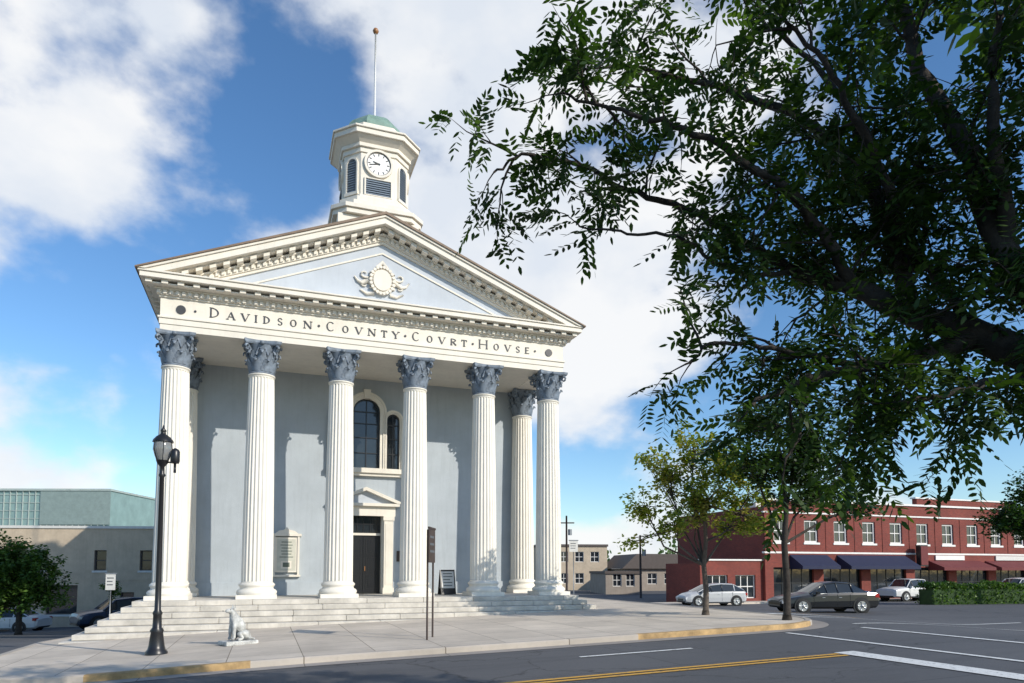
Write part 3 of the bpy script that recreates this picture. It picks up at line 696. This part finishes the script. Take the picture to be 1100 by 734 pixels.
# ---------------- cars ----------------
def car(name,x,y,rot,paintm,kind='sedan'):
    r=root(name,(x,y,GW(x,y)+.005),rot)
    if kind=='sedan':
        S=[(2.35,.34,.52,.57,.62,.5),(2.28,.24,.60,.66,.78,.62),(2.0,.2,.70,.76,.87,.7),(1.5,.2,.78,.85,.90,.74),(.98,.2,.86,.95,.91,.74),(.22,.2,.91,1.38,.915,.6),(-.3,.2,.92,1.45,.915,.62),(-1.0,.2,.94,1.41,.91,.6),(-1.7,.2,.95,1.04,.90,.68),(-2.2,.24,.92,.98,.85,.68),(-2.34,.36,.75,.82,.76,.6)]
        cab=(4,8); wx=(1.42,-1.38)
    elif kind=='hatch':
        S=[(2.15,.34,.52,.6,.62,.5),(2.1,.24,.62,.7,.78,.62),(1.8,.2,.75,.84,.85,.7),(1.25,.2,.87,.97,.87,.72),(.35,.2,.94,1.42,.88,.62),(-.4,.2,.96,1.5,.88,.64),(-1.25,.2,.97,1.47,.87,.62),(-1.95,.22,.97,1.12,.85,.7),(-2.1,.3,.9,.98,.8,.62),(-2.15,.4,.7,.78,.72,.55)]
        cab=(3,7); wx=(1.3,-1.35)
    elif kind=='suv':
        S=[(2.35,.42,.68,.76,.7,.58),(2.28,.32,.82,.92,.86,.7),(1.9,.3,.95,1.02,.92,.76),(1.15,.3,1.02,1.12,.94,.78),(.5,.3,1.06,1.66,.94,.68),(-.3,.3,1.08,1.74,.94,.7),(-1.6,.3,1.1,1.70,.93,.68),(-2.15,.3,1.1,1.25,.92,.76),(-2.3,.36,1.0,1.08,.88,.7),(-2.35,.5,.8,.86,.8,.62)]
        cab=(3,7); wx=(1.42,-1.4)
    else:
        S=[(2.65,.45,.75,.84,.72,.6),(2.58,.35,.88,.98,.88,.72),(2.2,.32,.98,1.06,.94,.78),(1.4,.32,1.04,1.14,.96,.8),(.9,.32,1.08,1.68,.96,.7),(.2,.32,1.08,1.74,.96,.7),(-.55,.32,1.09,1.7,.96,.69),(-.75,.32,1.09,1.14,.96,.9),(-2.6,.35,1.08,1.13,.95,.9),(-2.65,.45,1.0,1.05,.9,.86)]
        cab=(3,7); wx=(1.7,-1.6)
    mb=MB(); rings=[]
    for (sx,zl,be,tp,wb,wt) in S:
        h=[(wb*.82,zl),(wb,zl+.1),(wb+.015,(zl+be)*.5),(wb+.005,be-.1),(wb*.965,be),(wt,tp-.05),(wt*.75,tp-.005),(0,tp+.01)]
        ring=[(sx,-a,b) for a,b in h]+[(sx,a,b) for a,b in reversed(h[:-1])]
        rings.append(ring)
    n=15
    for i in range(len(S)-1):
        for k in range(n-1):
            g=cab[0]<=i<cab[1]; m=0
            if g and k in(4,9): m=1
            if k in(5,6,7,8) and (i==cab[0] or i==cab[1]-1): m=1
            mb.add([rings[i][k],rings[i+1][k],rings[i+1][k+1],rings[i][k+1]],[(0,1,2,3)],m,True)
        mb.add([rings[i][0],rings[i+1][0],rings[i+1][-1],rings[i][-1]],[(0,3,2,1)],2)
    mb.add(rings[0],[tuple(range(n))],0); mb.add(rings[-1],[tuple(range(n-1,-1,-1))],0)
    def off(p,d): return (p[0],p[1]+(d if p[1]>0 else -d),p[2]+d*.3)
    for k in(5,9):
        mb.tube([off(rings[i][k],.0) for i in range(cab[0],cab[1]+1)],.035,6,0)
    for k,kk in((4,5),(10,9)):
        for i in range(cab[0]+1,cab[1]):
            mb.tube([off(rings[i][k],.0),off(rings[i][kk],.0)],.03 if i!=cab[1]-1 else .05,6,2 if i!=cab[1]-1 else 0)
        mb.tube([off(rings[i][k],.004) for i in range(cab[0],cab[1]+1)],.012,5,4)
    rw=.33 if kind in('sedan','hatch') else .38
    for w in wx:
        for sg in(-1,1):
            wb=.915 if kind!='hatch' else .875
            if kind in('pickup',): wb=.965
            if kind=='suv': wb=.945
            v0=len(mb.v)
            mb.lathe([(rw+.07,0),(rw+.07,.02)],24,(0,0,0),2,False)
            mb.lathe([(rw-.06,-.22),(rw,-.19),(rw,.02),(rw-.03,.045),(rw*.68,.05)],24,(0,0,0),3,True)
            mb.lathe([(rw*.68,.052),(rw*.6,.03),(rw*.2,.035),(.05,.06)],20,(0,0,0),4,False)
            for q in range(5):
                a=q*2*math.pi/5; mb.tube([(0,0,.05),(rw*.63*math.cos(a),rw*.63*math.sin(a),.045)],.035,5,4)
            Mx=Matrix.Translation((w,sg*wb,rw))@Matrix.Rotation(-sg*math.pi/2,4,'X')
            mb.v[v0:]=[tuple(Mx@Vector(p)) for p in mb.v[v0:]]
    f=S[1]; bk=S[-2]
    for sg in(-1,1):
        y0,y1=sorted((sg*f[4]*.55,sg*(f[4]+.02))); mb.box(f[0]-.22,f[0]+.035,y0,y1,f[2]-.16,f[2]-.02,5)
        y0,y1=sorted((sg*bk[4]*.68,sg*(bk[4]+.03))); mb.box(bk[0]-.08,bk[0]+.12,y0,y1,bk[2]-.2,bk[2]-.03,6)
        cx=S[cab[0]][0]-.25; y0,y1=sorted((sg*.9,sg*1.08)); mb.box(cx-.06,cx+.06,y0,y1,S[cab[0]][2]+.02,S[cab[0]][2]+.15,0)
        for dx in(-.15,-.95):
            q=S[cab[0]][0]+dx-.3; y0,y1=sorted((sg*(f[4]+.1),sg*(S[5][4]+.022))); mb.box(q-.18,q-.04,y0,y1,S[5][2]-.2,S[5][2]-.17,4)
        for q in (S[cab[0]][0]-.1,S[cab[0]+2][0]+.05,S[cab[0]+3][0]+.15):
            y0,y1=sorted((sg*(S[5][4]-.02),sg*(S[5][4]+.017))); mb.box(q-.008,q+.008,y0,y1,.36,S[5][2]-.05,2)
    mb.box(f[0]-.0,f[0]+.06,-.4,.4,.36,.5,2); mb.box(bk[0]-.13,bk[0],-.25,.25,bk[2]-.32,bk[2]-.2,5)
    mb.box(S[0][0]-.1,S[0][0]+.02,-.62,.62,.3,.36,2)
    bevel(mb.obj('body',[paintm,m_carglass,m_black,m_tyre,m_rim,m_head,m_red],r),.01,1)
    return r
car('parked_car',14.7,32.5,math.radians(184),m_carblack,'sedan')
car('parked_car',13.2,45.5,math.radians(190),m_carsilver,'hatch')
car('pickup_truck',31.0,53.2,math.radians(200),m_carwhite,'pickup')
car('parked_car',-22.2,39,math.radians(228),m_carblue,'suv')
car('parked_car',-31.0,42.0,math.radians(185),m_carwhite,'sedan')
car('parked_car',17.2,54.5,math.radians(195),m_carblue,'sedan')
car('parked_car',41,55.5,math.radians(198),m_carsilver,'suv')

# ---------------- brick building ----------------
def frontwin(mb,x0,x1,z0,z1,y,mf,mg,nx=2,nz=2,t=.07,depth=.12):
    mb.frame([(x0,z0),(x1,z0),(x1,z1),(x0,z1)],[(x0+t,z0+t),(x1-t,z0+t),(x1-t,z1-t),(x0+t,z1-t)],y-depth*.3,y+.05,mf,True)
    mb.box(x0+t,x1-t,y+.045,y+.05,z0+t,z1-t,mg)
    for k in range(1,nx): x=x0+(x1-x0)*k/nx; mb.box(x-.03,x+.03,y-.0,y+.044,z0+t,z1-t,mf)
    for k in range(1,nz): z=z0+(z1-z0)*k/nz; mb.box(x0+t,x1-t,y+.004,y+.043,z-.035,z+.035,mf)
def wallholes(mb,x0,x1,z0,z1,y0,y1,holes,m):
    xs=sorted(set([x0,x1]+[h[0] for h in holes]+[h[1] for h in holes])); 
    for a,b in zip(xs[:-1],xs[1:]):
        hs=sorted([(h[2],h[3]) for h in holes if h[0]<=a+1e-6 and h[1]>=b-1e-6]); z=z0
        for c,d in hs:
            if c>z: mb.box(a,b,y0,y1,z,c,m)
            z=d
        if z<z1: mb.box(a,b,y0,y1,z,z1,m)
x,y=W(14.2,20.2); zb=-1.25
BB=root('brick_building',(x,y,zb),TH); mb=MB()
ht=8.4
holes=[(10.7+i*3.05,10.7+i*3.05+1.4,5.1,6.9) for i in range(15)]
store=[(10.6+i*5.0,10.6+i*5.0+4.0,.6,3.1) for i in range(9)]
wallholes(mb,9.8,58,0,ht,0,.35,holes+store,0)
mb.box(9.8,58,.36,12,0,ht-.5,0)
for h in holes:
    frontwin(mb,h[0],h[1],h[2],h[3],.15,1,2,2,2,.13); mb.box(h[0]-.12,h[1]+.12,-.06,.1,h[2]-.16,h[2]-.001,1)
for h in store:
    frontwin(mb,h[0],h[1],h[2],h[3],.22,3,2,4,2)
mb.box(9.6,58.1,-.12,.3,ht-.02,ht+.14,1); mb.box(9.7,58,-.07,.2,7.4,7.52,1); mb.box(9.7,58,-.05,.2,4.2,4.34,1)
for i in range(16): xx=9.8+i*3.05; mb.box(xx,xx+.5,-.04,.1,4.35,7.39,0)
mb.box(26,38,-.1,.35,ht+.141,ht+.65,0); mb.box(25.8,38.2,-.16,.4,ht+.651,ht+.78,1)
hs=[(4.6+i*2.6,4.6+i*2.6+1.9,.7,2.5) for i in range(2)]
wallholes(mb,4,9.79,0,3.6,.3,.6,hs,0); mb.box(4,9.78,.61,5,0,3.4,0); mb.box(3.9,9.79,.2,.6,3.601,3.72,1)
for h in hs: frontwin(mb,h[0],h[1],h[2],h[3],.48,1,2,3,2)
def awn(x0,x1,z,d,m,dz=.9):
    mb.add([(x0,-.01,z),(x1,-.01,z),(x1,-d,z-dz),(x0,-d,z-dz),(x1,-d,z-dz-.25),(x0,-d,z-dz-.25),(x0,-.01,z-dz-.25),(x1,-.01,z-dz-.25)],[(0,3,2,1),(3,5,4,2),(0,6,5,3),(1,2,4,7)],m)
awn(12.2,16,4.1,1.4,4); awn(17.0,24.5,4.1,1.5,4); awn(27.2,33.5,3.7,1.5,5,.6); awn(34.2,44.5,3.7,1.5,5,.6); awn(46,52,4.0,1.3,4)
mb.box(28,31.5,-.12,-.002,3.75,4.15,1); mb.box(35.5,41,-.12,-.002,3.75,4.15,6)
mb.box(25.2,26.1,-.9,-.5,3.2,5.0,3); mb.box(25.25,26.05,-.95,-.901,3.3,4.9,5)
for i in range(3): mb.box(14+i*12,15.6+i*12,6,8,ht-.5,ht+.5,6)
mb.obj('facade',[m_brick,m_whiteT,m_glass,m_black,m_navy,m_maroon,m_signw],BB)

def lowb(name,x,y,rot,w,d,h,mw,mr,nw,gable=False,zb=-1.2):
    r=root(name,(x,y,zb),rot); mb=MB()
    hs=[(.8+i*(w-1.0)/nw,.8+i*(w-1.0)/nw+(w/nw)*.5,1.0,2.4) for i in range(nw)]
    if h>5: hs+=[(a,b,3.9,5.3) for a,b,_,_ in hs]
    wallholes(mb,0,w,0,h,0,.3,hs,0); mb.box(0,w,.31,d,0,h-.02,0)
    for q in hs: frontwin(mb,q[0],q[1],q[2],q[3],.14,2,3)
    if gable:
        mb.extr([(-.5,h),(w+.5,h),(w-1.5,h+1.9),(1.5,h+1.9)],-.5,d+.4,1)
    else: mb.box(-.12,w+.12,-.15,d,h+.001,h+.3,1)
    mb.obj('walls',[mw,mr,m_whiteT,m_glass],r)
lowb('shop_building',3.5,92,.1,9.5,10,6.0,m_tan,m_brownroof,4)
lowb('shop_building',14.5,88,.15,10,9,3.0,m_tand,m_brownroof,4,True)
lowb('shop_building',10.4,76,.1,4,8,2.4,m_tand,m_brownroof,2)
r=root('tan_building',(-35,46.5,-2.3),math.radians(6)); mb=MB()
hs=[(9.2,10.0,3.9,5.3),(11.9,12.7,3.9,5.3),(14.2,15,3.9,5.3),(17,17.8,3.9,5.3),(3.2,5.2,.9,2.9),(11.9,12.7,.9,2.5),(8,8.9,.1,2.4),(15,17,.9,2.6),(5.2+1,7,3.9,5.3),(2.4,3.2,3.9,5.3)]
wallholes(mb,0,24,0,6.8,0,.3,hs,0); mb.box(0,24,.31,16,0,6.5,0)
for q in hs: frontwin(mb,q[0],q[1],q[2],q[3],.16,3,2,1,2); mb.box(q[0]-.1,q[1]+.1,-.05,.1,q[2]-.14,q[2]-.001,4)
mb.box(-.1,24.1,-.08,.35,6.801,6.98,4); mb.box(10.5,16,1,5,6.6,7.6,1); mb.box(0,24,-.03,.2,3.2,3.4,0)
mb.obj('walls',[m_tan,m_brownroof,m_glass,m_brownroof,m_signw],r)
r=root('glass_building',(-58,64,-2.3),math.radians(1)); mb=MB()
mb.box(0,20,0,14,0,11.4,0)
for i in range(34): xx=i*.59; mb.box(xx,xx+.06,-.1,-.002,5,11.4,1)
for k in range(9): mb.box(0,20,-.06,-.003,5+k*.75,5.06+k*.75,1)
mb.box(-.2,20.1,-.2,14,11.4,11.6,1); mb.box(13.5,20.05,-.13,-.101,8.2,11.39,2)
mb.obj('walls',[m_teal,M('teal_trim',(.40,.47,.44),.5,.1,3),M('grey_green_panel',(.25,.32,.30),.5,.1,3)],r)
for nm,(px_,py_,hh) in {'utility_pole':(5.6,70,8.4),'utility_pole.001':(12.4,66,6.2)}.items():
    r=root(nm,(px_,py_,-1.2)); mb=MB(); mb.tube([(0,0,0),(0,0,hh)],[.12,.09],8,0); mb.box(-.8,.8,-.06,.06,hh-.8,hh-.68,0); mb.lathe([(.2,0),(.2,.6)],10,(.35,0,hh-2),1); mb.obj('pole',[m_brown,m_steel],r)

# ---------------- vegetation ----------------
def leafquad(v,f,c,d,up,l,w):
    side=d.cross(up)
    if side.length<1e-3: side=d.cross(Vector((1,.2,.1)))
    side.normalize(); o=len(v)
    v+= [c,c+d*(l*.3)+side*w,c+d*(l*.7)+side*(w*.8),c+d*l,c+d*(l*.7)-side*(w*.8),c+d*(l*.3)-side*w]
    f.append((o,o+1,o+2,o+3,o+4,o+5))
def rv():
    while 1:
        a=Vector((U(-1,1),U(-1,1),U(-1,1)))
        if .05<a.length<1: return a.normalized()
def tree(name,loc,trunk,rt,blobs,ntips,per,ls,mats,bark,spread=.45,seed=1,droop=0):
    random.seed(seed); r=root(name,loc); mb=MB(); P=[Vector(p) for p in trunk]
    mb.tube(P,[rt*(1-.45*i/(len(P)-1)) for i in range(len(P))],10,0)
    mb.tube([P[0]-Vector((0,0,.1)),P[0]+Vector((0,0,.15))],[rt*1.5,rt*1.05],10,0)
    tips=[]
    tot=sum(b[3]*b[4]*b[5] for b in blobs)
    for b in blobs:
        c=Vector(b[:3]); k=random.randint(len(P)//2,len(P)-1); st=P[k]
        mid=(st+c)/2+rv()*.15*(c-st).length+Vector((0,0,-.1)); mb.tube([st,mid,c],[rt*.45,rt*.3,rt*.14],6,0)
        nt_=max(3,int(ntips*b[3]*b[4]*b[5]/tot))
        for i in range(nt_):
            d=rv(); q=U(.35,1)**.6; tip=c+Vector((d.x*b[3],d.y*b[4],d.z*b[5]))*q
            stp=mid.lerp(c,U(.2,1)); m2=(stp+tip)/2+rv()*.12*b[3]
            mb.tube([stp,m2,tip],[rt*.12+.004,rt*.08+.003,.004],4,0); tips.append(tip); 
            if R()<.6: tips.append(m2)
    mb.obj('trunk_and_branches',[bark],r)
    v=[];f=[];mi=[]
    for t in tips:
        mm=random.choice([0,0,1,1,2]); sp=spread*U(.6,1.2)
        for i in range(int(per*U(.5,1.4))):
            p=t+rv()*sp*U(0,1)**.7; p.z-=droop*U(0,1); d=rv(); d.z=d.z*.5-.25; d.normalize()
            leafquad(v,f,p,d,(Vector((0,0,1))+rv()*.7),ls*U(.7,1.3),ls*U(.28,.4)); mi.append(mm if R()<.75 else random.randint(0,2))
    m3=MB(); m3.v=v; m3.f=f; m3.mi=mi; m3.sm=[False]*len(f); m3.obj('foliage',mats,r)
    return r
x,y=W(.7,-4.5)
tree('young_street_tree',(x,y,G(.7,-4.5)+.13),[(0,0,0),(.03,0,.8),(-.03,.02,1.6),(.05,0,2.4),(0,0,3.6)],.10,
     [(-.3,0,5.7,.8,.8,.7),(-1.3,.1,4.9,1.0,.9,.7),(.9,0,5.0,1.0,1.0,.8),(0,.3,4.1,1.2,1.1,.7),(1.6,.2,4.0,.9,.9,.6),(-2.0,0,3.6,.8,.8,.5),(-1.1,-.2,3.0,.9,.9,.4),(.9,0,2.9,1.0,.8,.4),(1.9,0,3.1,.7,.7,.35),(-2.3,0,2.5,.5,.5,.3)],210,30,.13,[m_y1,m_y2,m_y3],m_barkl,.33,3)
x,y=W(1.4,-7.4)
tree('street_tree',(x,y,G(1.4,-7.4)+.13),[(0,0,0),(.02,0,1.0),(-.02,.02,2.2),(.05,0,3.2),(0,0,4.3)],.11,
     [(.2,0,4.7,1.3,1.2,.8),(-.9,0,4.6,.9,.9,.7),(1.4,.3,4.0,1.2,1.0,.65),(.9,0,5.6,1.1,1.0,.8),(-.5,.2,5.9,1.0,1.0,.7),(2.2,.2,3.3,.9,.8,.4),(.4,0,3.5,.9,.8,.35)],210,30,.13,[m_l1,m_l2,m_l3],m_bark,.36,5)
tree('round_tree',(-24.4,34,-1.6),[(0,0,0),(0,0,1.2),(0,0,2.2)],.16,[(0,0,3.1,2.0,2,1.4),(-1.6,0,2.7,1.8,1.5,1.3),(.8,0,2.2,1.4,1.5,1.0),(-.6,0,4.2,1.5,1.4,.9),(-2.8,0,3.9,1.8,1.6,1.2),(-1.2,0,1.9,1.8,1.4,.9)],340,48,.17,[m_b1,m_b2,m_b3],m_bark,.42,9)
tree('street_tree',(31.8,41,-.9),[(0,0,0),(0,0,1.8),(0,0,3.5),(0,0,5)],.2,[(0,0,5.8,2.4,2.2,1.5),(-2.0,0,5.6,1.7,1.6,1.0),(1.8,0,6.6,2.4,2.0,1.7),(.2,0,7.6,2.0,1.8,1.1)],260,40,.2,[m_l1,m_l2,m_b2],m_bark,.55,11)
tree('sapling_tree',(-19.4,33.2,-1.4),[(0,0,0),(0,0,1),(0,0,2)],.05,[(0,0,2.1,.5,.5,.6)],20,16,.1,[m_b1,m_b2,m_b3],m_bark,.2,12)
random.seed(21); v=[];f=[];mi=[]
for k in range(46):
    yy=U(110,150)
    xx=U(-120,-30) if k%4==0 else U(5,120)
    rr=U(3,5.5); hh=U(2.2,4.8)
    for i in range(220):
        p=Vector((xx,yy,hh-2))+Vector((rv().x*rr,rv().y*rr,rv().z*rr*.8)); d=rv(); leafquad(v,f,p,d,rv(),U(.7,1.2),U(.3,.45)); mi.append(random.randint(0,2))
m3=MB(); m3.v=v;m3.f=f;m3.mi=mi;m3.sm=[False]*len(f); m3.obj('distant_trees',[m_b1,m_b2,m_l3])
random.seed(5); r=root('hedge',(26.0,43.2,.22),math.radians(6)); v=[];f=[];mi=[]
for i in range(17000):
    x=U(0,13); y=U(-.8,.8); hh=1.36+.10*math.sin(x*1.7)+.07*math.sin(x*4.3+1)+.05*math.sin(x*9)
    z=U(0,hh); e=max(abs(y)/.8,z/hh)
    if e<.75: z=hh*U(.85,1.04)
    p=Vector((x+U(-.15,.15),y+U(-.08,.08),z-.9)); leafquad(v,f,p,rv(),rv(),U(.1,.17),U(.035,.055)); mi.append(random.choice((0,0,1,2)))
m3=MB(); m3.v=v;m3.f=f;m3.mi=mi;m3.sm=[False]*len(f); m3.obj('foliage',[m_b1,m_b2,m_b3],r)
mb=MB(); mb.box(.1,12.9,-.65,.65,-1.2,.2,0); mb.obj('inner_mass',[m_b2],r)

# foreground tree
random.seed(33)
FT=root('large_shade_tree',(0,0,0)); mb=MB(); v=[];f=[];mi=[]
def cr(P,n=6):
    out=[]; P=[Vector(p) for p in P]
    for i in range(len(P)-1):
        a=P[max(i-1,0)];b=P[i];c=P[i+1];d=P[min(i+2,len(P)-1)]
        for j in range(n):
            t=j/n; out.append(.5*((2*b)+(c-a)*t+(2*a-5*b+4*c-d)*t*t+(3*b-a-3*c+d)*t**3))
    out.append(P[-1]); return out
def jit(P,a):
    return [p+rv()*a*(0 if i==0 else 1) for i,p in enumerate(P)]
def compound(p,d,sc_=1.0):
    L_=U(.22,.34)*sc_; d=d.normalized(); npair=random.randint(4,6); up=(Vector((0,0,1))+rv()*.6).normalized()
    side=d.cross(up); 
    if side.length<.1: side=Vector((1,0,0))
    side.normalize(); mat=random.choice((0,0,1,1,2))
    for i in range(npair+1):
        q=(i+1)/(npair+1); c=p+d*(L_*q)-Vector((0,0,.06*q*q*sc_))
        ll=U(.075,.105)*sc_*(1-.25*abs(q-.6)); ww=ll*U(.17,.22)
        if i==npair: leafquad(v,f,c,d,up,ll,ww); mi.append(mat)
        else:
            for sg in(-1,1):
                dd=(side*sg+d*.6+Vector((0,0,-.25))+rv()*.15).normalized(); leafquad(v,f,c,dd,up+rv()*.35,ll,ww); mi.append(mat if R()<.85 else 1)
def twig(p,d,ln,sc_=1.0,nl=7,r0=.007):
    pts=[p]; q=p; dd=d.normalized()
    for i in range(5):
        dd=(dd+rv()*.25+Vector((0,0,-.09))).normalized(); q=q+dd*(ln/5); pts.append(q)
    mb.tube(pts,[r0,r0*.85,r0*.7,r0*.55,r0*.4,.0015],4,0)
    for i in range(nl):
        u=(i+1)/nl*4.99; k=int(u); c=pts[k].lerp(pts[min(k+1,5)],u-k)
        compound(c,(dd*.5+rv()*.9+Vector((0,0,-.15))),sc_)
def limb(P,r0,r1,dens,tl=.55,start=0.0,sc_=1.0,nl=6):
    C=jit(cr(P),.02); n=len(C)
    mb.tube(C,[r0+(r1-r0)*(i/(n-1))**.75 for i in range(n)],10,0)
    for i in range(n-1):
        if i/(n-1)<start: continue
        seg=(C[i+1]-C[i]); m_=seg.length*dens*.57; cnt=int(m_)+(1 if R()<m_-int(m_) else 0)
        for k in range(cnt):
            p=C[i].lerp(C[i+1],R()); d=rv()+seg.normalized()*.6; d.y*=.7
            if R()<.45:
                ln=U(.4,.85)*tl/.55; q=[p]; dd=d.normalized()
                for j in range(4): dd=(dd+rv()*.3).normalized(); q.append(q[-1]+dd*ln/4)
                mb.tube(q,[.014,.011,.009,.007,.005],5,0)
                for j in (1,2,3,4): twig(q[j],dd+rv()*.9,tl*U(.4,.7),sc_,max(3,nl-2),.006)
            else: twig(p,d,tl*U(.6,1.2),sc_,nl)
    twig(C[-1],C[-1]-C[-2],tl,sc_,nl)
mb.tube(cr([(5.95,4.5,-.5),(5.85,4.6,.6),(5.8,4.7,1.6),(5.5,4.8,2.7)]),[.38-.14*i/18 for i in range(19)],14,0)
limb([(5.5,4.8,2.6),(4.7,5.0,3.15),(4.11,5.2,3.31),(3.76,5.4,3.53),(3.36,5.6,3.79),(2.95,5.7,4.05),(2.45,5.8,4.23)],.20,.06,7,.5,.35)
limb([(2.45,5.8,4.23),(2.01,5.9,4.59),(1.56,6,4.92),(1.06,6,5.1),(.57,6,5.35),(.1,6,5.42),(-.15,6,5.25)],.045,.010,13,.46)
limb([(2.45,5.8,4.23),(1.9,5.7,4.2),(1.4,5.6,4.45),(.9,5.6,4.5),(.55,5.6,4.55)],.025,.007,3,.36,.4)
limb([(3.76,5.4,3.53),(3.25,5.3,3.36),(2.7,5.2,3.22),(2.23,5.1,3.1),(1.81,5.1,2.9)],.08,.015,14,.5,.1)
limb([(2.7,5.2,3.22),(2.1,5.2,3.35),(1.6,5.2,3.4),(1.35,5.2,3.25)],.03,.008,12,.40,.1)
limb([(2.23,5.1,3.1),(2.15,5.05,2.7),(2.0,5,2.4)],.025,.008,14,.38)
limb([(2.7,5.2,3.22),(2.6,5.1,2.9),(2.5,5.0,2.6)],.025,.008,15,.38)
limb([(3.25,5.3,3.36),(3.0,5.3,3.0),(2.9,5.3,2.7)],.025,.008,14,.38)
limb([(4.6,5.0,3.1),(3.9,5.2,4.04),(3.76,5.4,5.03),(3.5,5.6,5.93),(3.4,5.8,7.06)],.14,.04,16,.6)
limb([(3.36,5.6,3.79),(3.24,5.8,4.8),(2.78,6,5.66),(2.08,6.1,6.1),(1.35,6.2,6.35),(.76,6.2,6.55)],.08,.010,14,.52,.1)
limb([(2.95,5.7,4.05),(2.36,5.4,4.62),(1.81,5.3,4.97),(1.28,5.2,5.17),(.78,5.2,5.3),(.36,5.3,5.5)],.055,.008,11,.48)
limb([(3.9,5.2,4.04),(3.68,5,5.2),(3.75,5,5.9)],.07,.02,17,.6)
limb([(3.24,5.8,4.8),(3.0,6.0,6.0),(2.4,6.3,7.0)],.05,.015,14,.6)
limb([(3.4,5.6,4.3),(2.9,5.3,5.0),(2.5,5.1,5.5),(2.1,5.0,5.9)],.05,.012,14,.55)
limb([(4.6,5,3.1),(3.9,4.9,3.05),(3.45,4.9,3.0),(3.07,4.9,2.9),(2.8,4.9,2.85)],.05,.012,11,.42)
limb([(3.76,5.4,3.53),(3.5,5.7,4.3),(3.2,5.9,4.6),(2.7,6.2,4.8)],.05,.012,15,.5)
limb([(4.4,5.1,3.2),(4.1,5.0,3.5),(3.9,4.8,3.7),(3.6,4.8,3.75)],.04,.01,15,.45)
limb([(3.5,5.6,4.2),(3.3,6.2,4.4),(3.3,6.8,4.5),(3.0,7.2,4.3)],.04,.01,14,.5)
# unseen crown limbs beyond the right edge, added to shade the visible leaves
limb([(5.5,4.8,2.6),(6,4,5),(6.2,3.2,6.3),(6,2.5,7.2)],.22,.05,6,.9,.3,2.4,9)
limb([(6,4,5),(7.5,3,6.0),(9,2,6.8)],.14,.04,6,.9,.1,2.4,9)
limb([(6,4,5),(5.0,2.8,5.8),(4.2,1.8,6.6)],.12,.04,5,.9,.4,2.4,9)
limb([(6,4,5),(5.6,4.6,6.4),(5.0,5.2,7.2)],.14,.04,5,.9,.1,2.4,9)
limb([(5.5,4.8,2.7),(6.5,4.6,4.6),(8,4.5,6.0)],.14,.04,6,.9,.3,2.4,9)
mb.obj('trunk_and_limbs',[m_bark],FT)
m3=MB(); m3.v=v;m3.f=f;m3.mi=mi;m3.sm=[False]*len(f); m3.obj('foliage',[m_l1,m_l2,m_l3],FT)

# ---------------- sun & sky ----------------
az=math.radians(35); el=math.radians(28)
n=Vector((SU,-CU,0)); u=Vector((CU,SU,0)); sd=(n*math.cos(az)+u*math.sin(az)).normalized()
sv=Vector((sd.x*math.cos(el),sd.y*math.cos(el),math.sin(el)))
ld=bpy.data.lights.new('sun','SUN'); ld.energy=4.2; ld.angle=math.radians(.5); ld.color=(1,.93,.82)
lo=bpy.data.objects.new('sun',ld); sc.collection.objects.link(lo); lo.rotation_euler=sv.to_track_quat('Z','Y').to_euler(); lo.location=sv*60
w=bpy.data.worlds.new('World'); sc.world=w; w.use_nodes=True; nt=w.node_tree
bg=nt.nodes['Background']; bg.inputs['Strength'].default_value=.12
sky=N(nt,'ShaderNodeTexSky',sky_type='NISHITA'); sky.sun_disc=False; sky.sun_elevation=el; sky.sun_rotation=math.atan2(sd.x,sd.y)
sky.air_density=1.0; sky.dust_density=.4; sky.ozone_density=2.2
tc=N(nt,'ShaderNodeTexCoord')
mp=N(nt,'ShaderNodeMapping'); mp.inputs['Location'].default_value=(1.35,.6,.75); mp.inputs['Scale'].default_value=(1,1,1.5)
nt.links.new(tc.outputs['Generated'],mp.inputs[0])
n1=noise(nt,3.1,8,.52,mp.outputs[0],.0); n2=noise(nt,1.5,2,.5,mp.outputs[0],.0)
a1=N(nt,'ShaderNodeMath',operation='MULTIPLY_ADD'); nt.links.new(n2,a1.inputs[0]); a1.inputs[1].default_value=.6; nt.links.new(n1,a1.inputs[2])
dt=N(nt,'ShaderNodeVectorMath',operation='DOT_PRODUCT'); nt.links.new(tc.outputs['Generated'],dt.inputs[0]); dt.inputs[1].default_value=Vector((-.40,.82,.38)).normalized()
a2=N(nt,'ShaderNodeMath',operation='MULTIPLY_ADD'); nt.links.new(dt.outputs['Value'],a2.inputs[0]); a2.inputs[1].default_value=.45; nt.links.new(a1.outputs[0],a2.inputs[2])
mr=N(nt,'ShaderNodeMapRange'); mr.interpolation_type='SMOOTHSTEP'; nt.links.new(a2.outputs[0],mr.inputs['Value']); mr.inputs['From Min'].default_value=1.12; mr.inputs['From Max'].default_value=1.25
n3=noise(nt,4.2,5,.55,mp.outputs[0],.0)
cc=mixc(nt,(6.5,6.95,7.6),(8.1,8.15,8.2),ramp(nt,n3,((.36,0),(.56,1))))
hs_=N(nt,'ShaderNodeHueSaturation'); hs_.inputs['Saturation'].default_value=1.15; hs_.inputs['Value'].default_value=1.3; nt.links.new(sky.outputs[0],hs_.inputs['Color'])
skyc=mixc(nt,hs_.outputs[0],(.95,1.05,1.12),1.0,'MULTIPLY')
fin=mixc(nt,skyc,cc,mul(nt,mr.outputs[0],.95))
nt.links.new(fin,bg.inputs[0])

# ---------------- camera ----------------
cd=bpy.data.cameras.new('camera'); co=bpy.data.objects.new('camera',cd); sc.collection.objects.link(co); sc.camera=co
cd.sensor_width=36; cd.lens=24.0; cd.clip_end=3000; cd.clip_start=.05
co.location=(0,0,1.65); co.rotation_euler=(math.radians(93.6),0,0); cd.shift_y=.181
